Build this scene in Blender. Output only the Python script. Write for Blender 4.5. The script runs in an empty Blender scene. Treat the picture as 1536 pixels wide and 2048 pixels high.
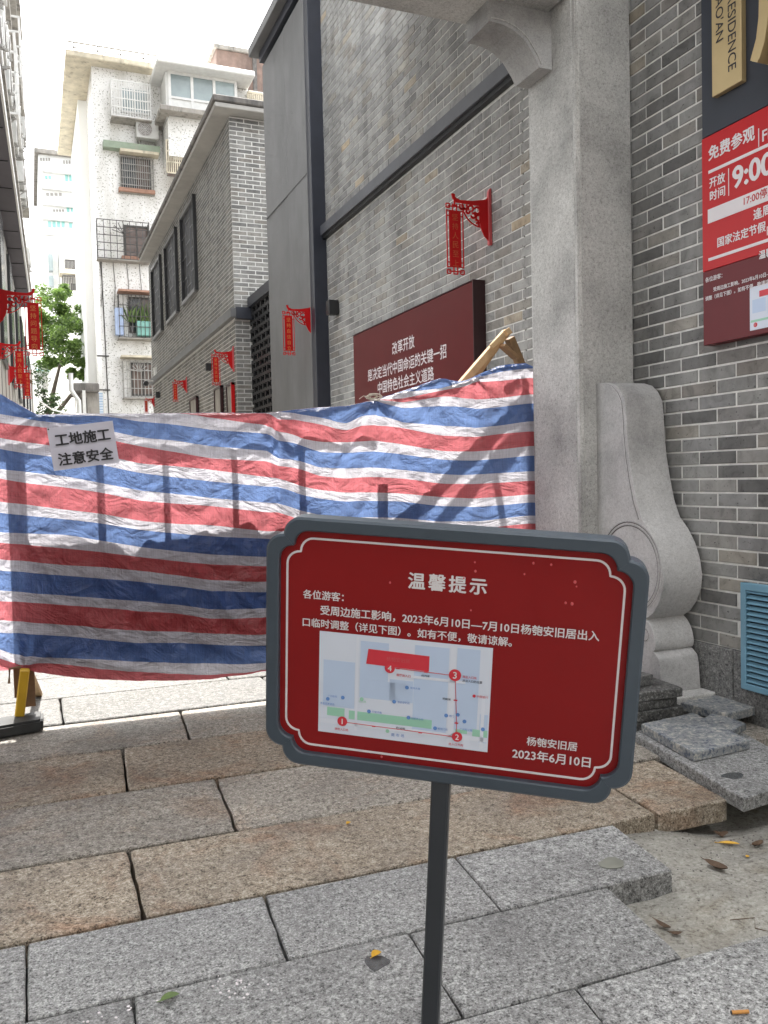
import bpy, bmesh, math, random
from mathutils import Vector, Matrix, noise
R = math.radians
random.seed(7)
S = bpy.context.scene
COL = S.collection

# ------------------------------------------------------------------ camera
EYE = Vector((0, 0, 1.2))
FPX, YAW, PIT, ROL = 1695.3, R(22.559), R(-2.348), R(-1.364)
FW = Vector((math.sin(YAW)*math.cos(PIT), math.cos(YAW)*math.cos(PIT), math.sin(PIT)))
r0 = Vector((math.cos(YAW), -math.sin(YAW), 0)); u0 = r0.cross(FW)
CR = math.cos(ROL)*r0 + math.sin(ROL)*u0
CU = -math.sin(ROL)*r0 + math.cos(ROL)*u0
cam = bpy.data.cameras.new('camera'); cam.sensor_fit = 'VERTICAL'; cam.sensor_height = 36
cam.lens = 36*FPX/2048; cam.clip_start = 0.05; cam.clip_end = 600
camo = bpy.data.objects.new('camera', cam); COL.objects.link(camo)
mw = Matrix((CR, CU, -FW)).transposed().to_4x4(); mw.translation = EYE
camo.matrix_world = mw
S.camera = camo
S.render.resolution_x, S.render.resolution_y = 768, 1024
cam.dof.use_dof = False

# ------------------------------------------------------------------ light
SUN_EL, SUN_AZ = R(60), R(2)          # azimuth from +Y (the far end of the alley) towards +X
sdir = Vector((math.sin(SUN_AZ)*math.cos(SUN_EL), math.cos(SUN_AZ)*math.cos(SUN_EL), math.sin(SUN_EL)))
sun = bpy.data.lights.new('sun', 'SUN'); sun.energy = 2.0; sun.angle = R(1.2); sun.color = (1, .955, .89)
suno = bpy.data.objects.new('sun', sun); COL.objects.link(suno)
suno.rotation_euler = sdir.to_track_quat('Z', 'Y').to_euler(); suno.location = (0, 0, 30)
W = bpy.data.worlds.new('World'); S.world = W; W.use_nodes = True
wn, wl = W.node_tree.nodes, W.node_tree.links
wn.clear()
sky = wn.new('ShaderNodeTexSky'); sky.sky_type = 'NISHITA'; sky.sun_disc = False
sky.sun_elevation = SUN_EL; sky.sun_rotation = SUN_AZ
sky.air_density = 1.2; sky.dust_density = 4.0; sky.ozone_density = 1.0
hs = wn.new('ShaderNodeHueSaturation'); hs.inputs['Saturation'].default_value = .10
bg = wn.new('ShaderNodeBackground'); bg.inputs['Strength'].default_value = .15
wo = wn.new('ShaderNodeOutputWorld')
wl.new(sky.outputs[0], hs.inputs['Color']); wl.new(hs.outputs[0], bg.inputs['Color']); wl.new(bg.outputs[0], wo.inputs[0])
S.view_settings.view_transform = 'Standard'; S.view_settings.look = 'None'
S.view_settings.exposure = 2.6; S.view_settings.gamma = 1; S.view_settings.use_curve_mapping = False
S.cycles.max_bounces = 7; S.cycles.diffuse_bounces = 4; S.cycles.transmission_bounces = 4
S.cycles.use_denoising = True

# ------------------------------------------------------------------ photo measurements -> points on real planes
def ray(x, y): return (x-768)/FPX*CR + (1024-y)/FPX*CU + FW
def gx(x, y, X): d = ray(x, y); return EYE + d*(X/d.x)
def gy(x, y, Y): d = ray(x, y); return EYE + d*(Y/d.y)
def gz(x, y, Z): d = ray(x, y); return EYE + d*((Z-EYE.z)/d.z)

# ------------------------------------------------------------------ materials
def new_mat(name):
    m = bpy.data.materials.new(name); m.use_nodes = True
    n, l = m.node_tree.nodes, m.node_tree.links
    return m, n, l, n['Principled BSDF']
def nd(n, t, **k):
    o = n.new(t)
    for a, v in k.items():
        if a in o.inputs: o.inputs[a].default_value = v
        else: setattr(o, a, v)
    return o
def ramp(n, pts, interp='LINEAR'):
    o = n.new('ShaderNodeValToRGB'); o.color_ramp.interpolation = interp
    e = o.color_ramp.elements
    while len(e) > 1: e.remove(e[-1])
    e[0].position = pts[0][0]; e[0].color = (*pts[0][1], 1)
    for p, c in pts[1:]:
        q = e.new(p); q.color = (*c, 1)
    return o
def coords(n, l, scale=1.0, rnd=True):
    """world-size object coordinates, moved by the object's random number so alike pieces differ"""
    tc = n.new('ShaderNodeTexCoord'); mp = n.new('ShaderNodeMapping')
    l.new(tc.outputs['Object'], mp.inputs['Vector'])
    mp.inputs['Scale'].default_value = (scale,)*3 if not isinstance(scale, tuple) else scale
    if rnd:
        oi = n.new('ShaderNodeObjectInfo'); mu = nd(n, 'ShaderNodeMath', operation='MULTIPLY'); mu.inputs[1].default_value = 57
        l.new(oi.outputs['Random'], mu.inputs[0]); l.new(mu.outputs[0], mp.inputs['Location'])
    return mp
def mix(n, l, a, b, fac, bt='MIX'):
    o = n.new('ShaderNodeMix'); o.data_type = 'RGBA'; o.blend_type = bt
    for s, v in ((6, a), (7, b)):
        if hasattr(v, 'default_value') or hasattr(v, 'is_linked'): l.new(v, o.inputs[s])
        else: o.inputs[s].default_value = (*v, 1)
    if hasattr(fac, 'is_linked'): l.new(fac, o.inputs[0])
    else: o.inputs[0].default_value = fac
    return o.outputs[2]
def bump(n, l, height, strength, dist, bsdf, prev=None):
    b = n.new('ShaderNodeBump'); b.inputs['Strength'].default_value = strength; b.inputs['Distance'].default_value = dist
    l.new(height, b.inputs['Height'])
    if prev: l.new(prev, b.inputs['Normal'])
    l.new(b.outputs[0], bsdf.inputs['Normal']); return b.outputs[0]

def plain(name, c, rough=.5, metal=0.0, var=.12, vs=6.0, bmp=0.0, dirt=None):
    m, n, l, b = new_mat(name)
    mp = coords(n, l)
    nz = nd(n, 'ShaderNodeTexNoise', Scale=vs, Detail=5.0, Roughness=.6); l.new(mp.outputs[0], nz.inputs['Vector'])
    r_ = ramp(n, [(.3, tuple(v*(1-var) for v in c)), (.7, tuple(min(1, v*(1+var)) for v in c))]); l.new(nz.outputs['Fac'], r_.inputs[0])
    out = r_.outputs[0]
    if dirt:
        n2 = nd(n, 'ShaderNodeTexNoise', Scale=dirt[1], Detail=6.0, Roughness=.65)
        mp2 = coords(n, l, (1, 1, .25)); l.new(mp2.outputs[0], n2.inputs['Vector'])
        r2 = ramp(n, [(dirt[2], (0, 0, 0)), (dirt[2]+.2, (1, 1, 1))]); l.new(n2.outputs['Fac'], r2.inputs[0])
        out = mix(n, l, out, dirt[0], r2.outputs[0])
    l.new(out, b.inputs['Base Color'])
    b.inputs['Roughness'].default_value = rough; b.inputs['Metallic'].default_value = metal
    if bmp:
        n3 = nd(n, 'ShaderNodeTexNoise', Scale=vs*14, Detail=4.0); l.new(mp.outputs[0], n3.inputs['Vector'])
        bump(n, l, n3.outputs['Fac'], .5, bmp, b)
    return m

def granite(name, lo, mid, hi, tint=None, fine=230., wet=0.0, rough=.62, bmpd=.0022):
    m, n, l, b = new_mat(name)
    mp = coords(n, l); oi = n.new('ShaderNodeObjectInfo')
    a = nd(n, 'ShaderNodeTexNoise', Scale=fine, Detail=3.0, Roughness=.7, Distortion=.6); l.new(mp.outputs[0], a.inputs['Vector'])
    a2 = nd(n, 'ShaderNodeTexNoise', Scale=fine*.35, Detail=3.0, Roughness=.6); l.new(mp.outputs[0], a2.inputs['Vector'])
    av = nd(n, 'ShaderNodeMath', operation='MULTIPLY_ADD'); l.new(a2.outputs['Fac'], av.inputs[0]); av.inputs[1].default_value = .35
    s_ = nd(n, 'ShaderNodeMath', operation='MULTIPLY'); l.new(a.outputs['Fac'], s_.inputs[0]); s_.inputs[1].default_value = .65
    l.new(s_.outputs[0], av.inputs[2])
    r_ = ramp(n, [(.405, lo), (.47, mid), (.525, mid), (.585, hi)]); l.new(av.outputs[0], r_.inputs[0])
    out = r_.outputs[0]
    big = nd(n, 'ShaderNodeTexNoise', Scale=2.4, Detail=6.0, Roughness=.62); l.new(mp.outputs[0], big.inputs['Vector'])
    br = ramp(n, [(.3, (.62, .62, .62)), (.52, (1, 1, 1)), (.72, (1.22, 1.22, 1.22))]); l.new(big.outputs['Fac'], br.inputs[0])
    out = mix(n, l, out, br.outputs[0], 1.0, 'MULTIPLY')
    if tint:
        t = nd(n, 'ShaderNodeTexNoise', Scale=3.1, Detail=5.0, Roughness=.7, Distortion=.8)
        mp2 = coords(n, l); mp2.inputs['Rotation'].default_value = (.3, .9, .2); l.new(mp2.outputs[0], t.inputs['Vector'])
        tr = ramp(n, [(.5, (0, 0, 0)), (.72, (1, 1, 1))]); l.new(t.outputs['Fac'], tr.inputs[0])
        out = mix(n, l, out, mix(n, l, out, tint, .75, 'MULTIPLY'), tr.outputs[0])
    # tone that differs from piece to piece
    vr = nd(n, 'ShaderNodeMapRange'); vr.inputs['To Min'].default_value = .86; vr.inputs['To Max'].default_value = 1.12
    l.new(oi.outputs['Random'], vr.inputs['Value'])
    out = mix(n, l, out, vr.outputs[0], 1.0, 'MULTIPLY')
    l.new(out, b.inputs['Base Color'])
    rr = ramp(n, [(.35, (rough-.12,)*3), (.65, (rough+.15,)*3)]); l.new(big.outputs['Fac'], rr.inputs[0]); l.new(rr.outputs[0], b.inputs['Roughness'])
    p = bump(n, l, av.outputs[0], .9, bmpd, b)
    b2 = nd(n, 'ShaderNodeTexNoise', Scale=26., Detail=4.0); l.new(mp.outputs[0], b2.inputs['Vector'])
    bump(n, l, b2.outputs['Fac'], .5, .004, b, p)
    return m

def brick_mat(name, stops, vs=1.0):
    m, n, l, b = new_mat(name)
    oi = n.new('ShaderNodeObjectInfo'); at = n.new('ShaderNodeAttribute'); at.attribute_name = 'rnd'
    ad = nd(n, 'ShaderNodeMath', operation='ADD'); l.new(oi.outputs['Random'], ad.inputs[0]); l.new(at.outputs['Fac'], ad.inputs[1])
    fr = nd(n, 'ShaderNodeMath', operation='FRACT'); l.new(ad.outputs[0], fr.inputs[0])
    r_ = ramp(n, stops); l.new(fr.outputs[0], r_.inputs[0])
    tc = n.new('ShaderNodeTexCoord'); cb = n.new('ShaderNodeCombineXYZ'); mu = nd(n, 'ShaderNodeMath', operation='MULTIPLY'); mu.inputs[1].default_value = 91.
    l.new(fr.outputs[0], mu.inputs[0]); l.new(mu.outputs[0], cb.inputs[0]); l.new(mu.outputs[0], cb.inputs[2])
    va = nd(n, 'ShaderNodeVectorMath', operation='ADD'); l.new(tc.outputs['Object'], va.inputs[0]); l.new(cb.outputs[0], va.inputs[1])
    nz = nd(n, 'ShaderNodeTexNoise', Scale=13*vs, Detail=6.0, Roughness=.65, Distortion=.6); l.new(va.outputs[0], nz.inputs['Vector'])
    nr = ramp(n, [(.28, (.52,)*3), (.46, (.92,)*3), (.7, (1.18,)*3)]); l.new(nz.outputs['Fac'], nr.inputs[0])
    out = mix(n, l, mix(n, l, r_.outputs[0], (1.22, 1.21, 1.19), 1.0, 'MULTIPLY'), nr.outputs[0], .85, 'MULTIPLY')
    pt = nd(n, 'ShaderNodeTexNoise', Scale=70., Detail=3.0); l.new(va.outputs[0], pt.inputs['Vector'])
    pr = ramp(n, [(.29, (.25,)*3), (.34, (1,)*3), (.72, (1,)*3), (.78, (1.5,)*3)]); l.new(pt.outputs['Fac'], pr.inputs[0])
    out = mix(n, l, out, pr.outputs[0], .8, 'MULTIPLY')
    # vertical water stains that run over neighbouring bricks
    ge = n.new('ShaderNodeNewGeometry'); mp = n.new('ShaderNodeMapping'); mp.inputs['Scale'].default_value = (3.2, 3.2, .5)
    l.new(ge.outputs['Position'], mp.inputs[0])
    st = nd(n, 'ShaderNodeTexNoise', Scale=1.0, Detail=5.0, Roughness=.6); l.new(mp.outputs[0], st.inputs['Vector'])
    sr = ramp(n, [(.36, (.60,)*3), (.60, (1.12,)*3)]); l.new(st.outputs['Fac'], sr.inputs[0])
    out = mix(n, l, out, sr.outputs[0], .7, 'MULTIPLY')
    l.new(out, b.inputs['Base Color']); b.inputs['Roughness'].default_value = .72
    b.inputs['Specular IOR Level'].default_value = .3
    bump(n, l, nz.outputs['Fac'], .5, .003, b)
    return m

M = {}
M['brick'] = brick_mat('grey_brick', [(0, (.10, .10, .10)), (.16, (.165, .165, .163)), (.42, (.225, .226, .222)), (.66, (.195, .197, .2)), (.84, (.18, .168, .155)), (.9, (.25, .25, .245)), (.98, (.24, .225, .2)), (.993, (.34, .285, .2)), (1, (.12, .12, .12))])
M['brick_hall'] = brick_mat('hall_grey_brick', [(0, (.19, .19, .19)), (.2, (.25, .252, .25)), (.5, (.305, .307, .303)), (.8, (.27, .27, .265)), (.93, (.23, .22, .205)), (.985, (.30, .29, .265)), (1, (.36, .30, .22))])
M['brick_far'] = brick_mat('weathered_grey_brick', [(0, (.14, .142, .14)), (.25, (.2, .2, .195)), (.6, (.25, .25, .24)), (.85, (.2, .19, .175)), (1, (.16, .16, .16))], .7)
M['mortar'] = plain('pale_mortar', (.70, .695, .67), .9, var=.15, vs=20, bmp=.002)
M['mortar_far'] = plain('grey_mortar', (.60, .60, .58), .9, var=.15, vs=8)
M['slab_grey'] = granite('grey_granite', (.045, .045, .045), (.235, .237, .235), (.47, .475, .47), None, 165.)
M['slab_tan'] = granite('tan_granite', (.05, .037, .025), (.265, .22, .165), (.48, .43, .36), (.85, .50, .32), 150., bmpd=.005)
M['slab_warm'] = granite('worn_warm_granite', (.05, .043, .035), (.245, .222, .19), (.46, .43, .385), (.9, .64, .46), 150., bmpd=.005)
M['slab_dusty'] = granite('dusty_stone', (.025, .026, .027), (.085, .084, .08), (.22, .22, .215), None, 90., bmpd=.003)
M['plinth'] = granite('plinth_granite', (.05, .05, .05), (.14, .14, .138), (.26, .26, .25), None, 110.)
M['stone'] = granite('washed_gate_stone', (.33, .325, .31), (.50, .495, .48), (.60, .595, .575), None, 150., rough=.8, bmpd=.004)
M['stone_smooth'] = granite('smooth_gate_stone', (.36, .355, .35), (.47, .465, .462), (.54, .535, .53), None, 200., rough=.75, bmpd=.001)
M['joint'] = plain('dark_joint_soil', (.05, .045, .038), .95, var=.4, vs=30, bmp=.01)
M['cement'] = granite('trodden_cement', (.20, .19, .165), (.34, .33, .295), (.43, .42, .385), (.75, .68, .56), 85., rough=.85, bmpd=.004)
M['slab_sun_dimmed'] = granite('sun_dimmed_grey_slab', (.03, .03, .028), (.095, .092, .085), (.20, .197, .185), None, 110., bmpd=.005)  # colour darkened to hold down the sun's glare on rows behind the tarp
M['metal_grey'] = plain('grey_cladding', (.15, .152, .155), .5, var=.12, vs=2.5, dirt=((.11, .112, .115), 1.6, .48))
M['metal_blue'] = plain('blue_black_steel', (.028, .032, .045), .42, var=.15)
M['beam'] = plain('slate_beam', (.085, .09, .105), .45, var=.12)
M['black'] = plain('black_metal', (.018, .019, .021), .45, var=.2)
M['dark'] = plain('dark_opening', (.02, .02, .022), .6, var=.3)
M['lead'] = plain('slate_blue_frame', (.052, .07, .092), .38, var=.06)
M['post'] = plain('charcoal_post', (.032, .036, .043), .38, var=.08)
M['panel_red'] = plain('deep_red_panel', (.245, .012, .013), .34, var=.05, vs=3)
M['white_print'] = plain('white_print', (.72, .68, .7), .5, var=.02)
M['black_print'] = plain('black_print', (.014, .014, .02), .5, var=.02)
M['red_paint'] = plain('red_lacquer', (.50, .012, .014), .35, var=.08)
M['red_plate'] = plain('faded_red_plate', (.60, .10, .11), .4, var=.1)
M['gold_print'] = plain('dull_gold_print', (.50, .10, .03), .5, var=.1)
M['gold_bright'] = plain('gilt_print', (.66, .24, .06), .5, var=.1)
M['maroon'] = plain('maroon_panel', (.11, .014, .016), .3, var=.06)
M['maroon_side'] = plain('dark_maroon_edge', (.03, .008, .01), .4, var=.1)
M['sign_red'] = plain('bright_sign_red', (.50, .014, .018), .35, var=.04)
M['sign_maroon'] = plain('sign_maroon', (.13, .01, .014), .35, var=.05)
M['sign_slate'] = plain('slate_sign_board', (.048, .054, .068), .4, var=.05)
M['gold'] = plain('brushed_gold', (.50, .385, .20), .42, .35, var=.06)
M['map_base'] = plain('map_pale', (.66, .71, .82), .5, var=.02)
M['map_block'] = plain('map_block_blue', (.50, .61, .80), .5, var=.02)
M['map_green'] = plain('map_green', (.32, .60, .46), .5, var=.02)
M['map_road'] = plain('map_road_white', (.70, .74, .84), .5, var=.02)
M['map_red'] = plain('map_red', (.62, .03, .05), .5, var=.02)
M['map_blue'] = plain('map_pin_blue', (.12, .26, .6), .5, var=.02)
M['map_dark'] = plain('map_dark', (.08, .08, .12), .5, var=.02)
M['paper'] = plain('white_paper', (.62, .61, .70), .6, var=.03)
M['wood'] = plain('raw_pine', (.46, .31, .16), .7, var=.25, vs=9, bmp=.001)
M['wood_dark'] = plain('dirty_pine', (.24, .145, .07), .7, var=.3, vs=9, bmp=.001)
M['wood_old'] = plain('old_brown_wood', (.16, .09, .045), .75, var=.3, vs=9)
M['yellow'] = plain('yellow_steel', (.55, .33, .02), .45, var=.1, dirt=((.08, .06, .03), 22., .62))
M['rubber'] = plain('black_rubber', (.022, .023, .024), .6, var=.25, vs=20)
M['rope'] = plain('white_cord', (.6, .55, .47), .8, var=.15, vs=60)
M['vent_blue'] = plain('pale_blue_paint', (.17, .335, .45), .38, var=.12, dirt=((.3, .38, .42), 14., .6))
for k_ in ('sign_red', 'sign_maroon', 'maroon', 'panel_red', 'sign_slate', 'red_paint'):
    M[k_].node_tree.nodes['Principled BSDF'].inputs['Specular IOR Level'].default_value = .16
M['slab_blue'] = granite('blue_dusted_stone', (.09, .11, .15), (.25, .265, .275), (.47, .455, .41), None, 60., bmpd=.005)
M['white_tile'] = None
M['concrete'] = plain('weathered_concrete', (.33, .31, .28), .85, var=.2, vs=3, dirt=((.1, .095, .085), 3.0, .52))
M['concrete_dark'] = plain('blackened_concrete', (.16, .15, .14), .9, var=.3, vs=4, dirt=((.05, .05, .05), 5.0, .5))
M['eave_plaster'] = plain('eave_plaster', (.40, .39, .37), .85, var=.12, vs=3)
M['tan_stucco'] = plain('stained_tan_stucco', (.62, .56, .44), .85, var=.2, vs=3, dirt=((.22, .19, .14), 3.0, .55))
M['rust'] = plain('rusty_water_tank', (.24, .17, .14), .8, var=.3, vs=2.0, dirt=((.09, .07, .065), 1.5, .5))
M['white_metal'] = plain('white_painted_metal', (.72, .72, .70), .5, var=.08)
M['bar_dark'] = plain('dark_iron_bar', (.07, .065, .06), .6, var=.2)
M['bar_grey'] = plain('grey_iron_bar', (.33, .32, .30), .6, var=.2)
M['glass_dark'] = plain('dark_window_glass', (.045, .05, .055), .15, var=.4, vs=1.5)
M['glass_brown'] = plain('brown_curtained_glass', (.13, .09, .075), .25, var=.4, vs=2)
M['glass_pale'] = plain('pale_window_glass', (.30, .36, .37), .15, var=.2, vs=1)
M['glass_green'] = plain('green_tinted_glass', (.26, .56, .52), .2, var=.15, vs=.5)
M['green_film'] = plain('green_sheeting', (.27, .33, .25), .6, var=.2, vs=3, dirt=((.3, .32, .26), 4.0, .5))
M['turquoise'] = plain('turquoise_pot', (.22, .48, .42), .5, var=.1)
M['pale_blue'] = plain('pale_blue_plastic', (.42, .52, .74), .5, var=.1)
M['brick_sill'] = plain('terracotta_sill', (.38, .22, .16), .8, var=.2, vs=6)
M['tower'] = plain('pale_tower_render', (.78, .78, .76), .8, var=.06, vs=.6)
M['tower_far'] = plain('far_white_render', (.8, .81, .8), .8, var=.03, vs=.5)
M['cream_wall'] = plain('cream_boarding', (.50, .48, .44), .6, var=.08, vs=2, dirt=((.34, .33, .3), 4., .55))
M['soffit'] = plain('dark_soffit_board', (.075, .068, .085), .6, var=.12, vs=3)
M['old_white'] = plain('old_white_render', (.62, .61, .58), .85, var=.15, vs=2, dirt=((.2, .19, .18), 2.5, .5))
M['ac'] = plain('ac_casing', (.55, .55, .53), .5, var=.1, vs=5, dirt=((.22, .2, .18), 6., .58))
M['ac_under'] = plain('ac_dirty_base', (.24, .22, .21), .7, var=.2, vs=5)
M['leaf_yellow'] = plain('yellow_leaf', (.62, .36, .03), .5, var=.2, vs=40)
M['leaf_brown'] = plain('dry_brown_leaf', (.10, .06, .035), .7, var=.3, vs=40)
M['leaf_green'] = plain('fallen_green_leaf', (.10, .16, .035), .5, var=.25, vs=40)
M['stain'] = plain('old_paint_stain', (.20, .205, .175), .7, var=.12, vs=20)
M['wet'] = plain('wet_spot', (.075, .08, .083), .15, var=.3, vs=60, bmp=.004)
M['bark'] = plain('grey_bark', (.11, .09, .07), .9, var=.3, vs=6, bmp=.01)
M['corrugated'] = plain('blue_white_sheet', (.62, .68, .76), .5, var=.08)
M['stripe_blue'] = plain('blue_stripe', (.22, .38, .56), .5, var=.08)

def tile_mat():
    m, n, l, b = new_mat('speckled_white_mosaic')
    mp = coords(n, l, 1.0, False)
    a = nd(n, 'ShaderNodeTexNoise', Scale=17., Detail=2.0, Roughness=.6); l.new(mp.outputs[0], a.inputs['Vector'])
    ms = nd(n, 'ShaderNodeTexNoise', Scale=.5, Detail=3.0); l.new(mp.outputs[0], ms.inputs['Vector'])
    av = nd(n, 'ShaderNodeMath', operation='MULTIPLY_ADD'); l.new(ms.outputs['Fac'], av.inputs[0]); av.inputs[1].default_value = .12; l.new(a.outputs['Fac'], av.inputs[2])
    r_ = ramp(n, [(.40, (.34, .33, .29)), (.45, (.56, .55, .52)), (.475, (.84, .835, .82))]); l.new(av.outputs[0], r_.inputs[0])
    mp2 = coords(n, l, (1, 1, .2), False)
    d = nd(n, 'ShaderNodeTexNoise', Scale=1.3, Detail=6.0, Roughness=.6); l.new(mp2.outputs[0], d.inputs['Vector'])
    dr = ramp(n, [(.38, (.72, .71, .67)), (.55, (1, 1, 1))]); l.new(d.outputs['Fac'], dr.inputs[0])
    l.new(mix(n, l, r_.outputs[0], dr.outputs[0], .7, 'MULTIPLY'), b.inputs['Base Color'])
    b.inputs['Roughness'].default_value = .6
    return m
M['white_tile'] = tile_mat()

def tarp_mat():
    m, n, l, b = new_mat('striped_woven_tarpaulin')
    uv = n.new('ShaderNodeUVMap'); sp = n.new('ShaderNodeSeparateXYZ'); l.new(uv.outputs[0], sp.inputs[0])
    dv = nd(n, 'ShaderNodeMath', operation='MULTIPLY'); dv.inputs[1].default_value = 28/4; l.new(sp.outputs['Y'], dv.inputs[0])
    fr = nd(n, 'ShaderNodeMath', operation='FRACT'); l.new(dv.outputs[0], fr.inputs[0])
    Wc, Rc, Bc = (.44, .43, .50), (.36, .035, .045), (.028, .075, .26)
    r_ = ramp(n, [(0, Bc), (.25, Wc), (.5, Rc), (.75, Wc)], 'CONSTANT'); l.new(fr.outputs[0], r_.inputs[0])
    # woven ribbons: long streaks along the stripes and short threads across
    mp = n.new('ShaderNodeMapping'); mp.inputs['Scale'].default_value = (3., 420., 1); l.new(uv.outputs[0], mp.inputs[0])
    s1 = nd(n, 'ShaderNodeTexNoise', Scale=1.0, Detail=3.0, Roughness=.7); l.new(mp.outputs[0], s1.inputs['Vector'])
    mp2 = n.new('ShaderNodeMapping'); mp2.inputs['Scale'].default_value = (520., 14., 1); l.new(uv.outputs[0], mp2.inputs[0])
    s2 = nd(n, 'ShaderNodeTexNoise', Scale=1.0, Detail=3.0, Roughness=.7); l.new(mp2.outputs[0], s2.inputs['Vector'])
    q1 = ramp(n, [(.34, (.55,)*3), (.46, (1,)*3), (.62, (1.12,)*3)]); l.new(s1.outputs['Fac'], q1.inputs[0])
    q2 = ramp(n, [(.36, (.8,)*3), (.5, (1,)*3), (.66, (1.22,)*3)]); l.new(s2.outputs['Fac'], q2.inputs[0])
    c = mix(n, l, r_.outputs[0], q1.outputs[0], .55, 'MULTIPLY'); c = mix(n, l, c, q2.outputs[0], .7, 'MULTIPLY')
    l.new(c, b.inputs['Base Color']); b.inputs['Roughness'].default_value = .27; b.inputs['Specular IOR Level'].default_value = .75
    # creases
    mp3 = n.new('ShaderNodeMapping'); mp3.inputs['Scale'].default_value = (9, 9, 1); l.new(uv.outputs[0], mp3.inputs[0])
    cr = nd(n, 'ShaderNodeTexNoise', Scale=4.0, Detail=7.0, Roughness=.62, Distortion=1.4); l.new(mp3.outputs[0], cr.inputs['Vector'])
    rd = nd(n, 'ShaderNodeTexNoise', Scale=2.1, Detail=4.0, Roughness=.55, Distortion=.8); l.new(mp3.outputs[0], rd.inputs['Vector'])
    try: rd.noise_type = 'RIDGED_MULTIFRACTAL'; rd.inputs['Gain'].default_value = 2.0; rd.inputs['Offset'].default_value = 1.0
    except Exception: pass
    p = bump(n, l, rd.outputs['Fac'], .6, .012, b)
    p = bump(n, l, cr.outputs['Fac'], .55, .02, b, p)
    fc = nd(n, 'ShaderNodeTexNoise', Scale=26.0, Detail=4.0, Roughness=.7, Distortion=2.0); l.new(mp3.outputs[0], fc.inputs['Vector'])
    p = bump(n, l, fc.outputs['Fac'], .35, .004, b, p)
    p = bump(n, l, s2.outputs['Fac'], .3, .002, b, p)
    tr = n.new('ShaderNodeBsdfTranslucent'); gm = nd(n, 'ShaderNodeGamma', Gamma=.60); l.new(c, gm.inputs[0]); l.new(mix(n, l, gm.outputs[0], (.85, .83, .88), .06), tr.inputs['Color']); l.new(p, tr.inputs['Normal'])
    ms = n.new('ShaderNodeMixShader'); ms.inputs[0].default_value = .43
    l.new(b.outputs[0], ms.inputs[1]); l.new(tr.outputs[0], ms.inputs[2])
    l.new(ms.outputs[0], n['Material Output'].inputs[0])
    return m
M['tarp'] = tarp_mat()

def leaf_mat(name, c1, c2):
    m, n, l, b = new_mat(name)
    at = n.new('ShaderNodeAttribute'); at.attribute_name = 'rnd'
    r_ = ramp(n, [(0, c1), (1, c2)]); l.new(at.outputs['Fac'], r_.inputs[0])
    l.new(r_.outputs[0], b.inputs['Base Color']); b.inputs['Roughness'].default_value = .5
    tr = n.new('ShaderNodeBsdfTranslucent'); l.new(r_.outputs[0], tr.inputs['Color'])
    ms = n.new('ShaderNodeMixShader'); ms.inputs[0].default_value = .45
    l.new(b.outputs[0], ms.inputs[1]); l.new(tr.outputs[0], ms.inputs[2]); l.new(ms.outputs[0], n['Material Output'].inputs[0])
    return m
M['foliage'] = leaf_mat('banyan_leaves', (.055, .105, .025), (.20, .31, .075))
M['foliage_dark'] = leaf_mat('shrub_leaves', (.03, .06, .02), (.07, .11, .04))

# ------------------------------------------------------------------ building helpers
class Fr:                       # a local frame: right, up, outward
    def __init__(s, o, ex, ey, ez=None):
        s.o = Vector(o); s.x = Vector(ex).normalized(); s.y = Vector(ey).normalized()
        s.z = Vector(ez).normalized() if ez else s.x.cross(s.y).normalized()
    def p(s, u, v, w=0): return s.o + s.x*u + s.y*v + s.z*w
def FX(o): return Fr(o, (0, -1, 0), (0, 0, 1))     # on a wall that faces -X (seen from the alley)
def FY(o): return Fr(o, (1, 0, 0), (0, 0, 1))      # on a wall that faces -Y (towards the camera)
WORLD = Fr((0, 0, 0), (1, 0, 0), (0, 1, 0))

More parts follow.
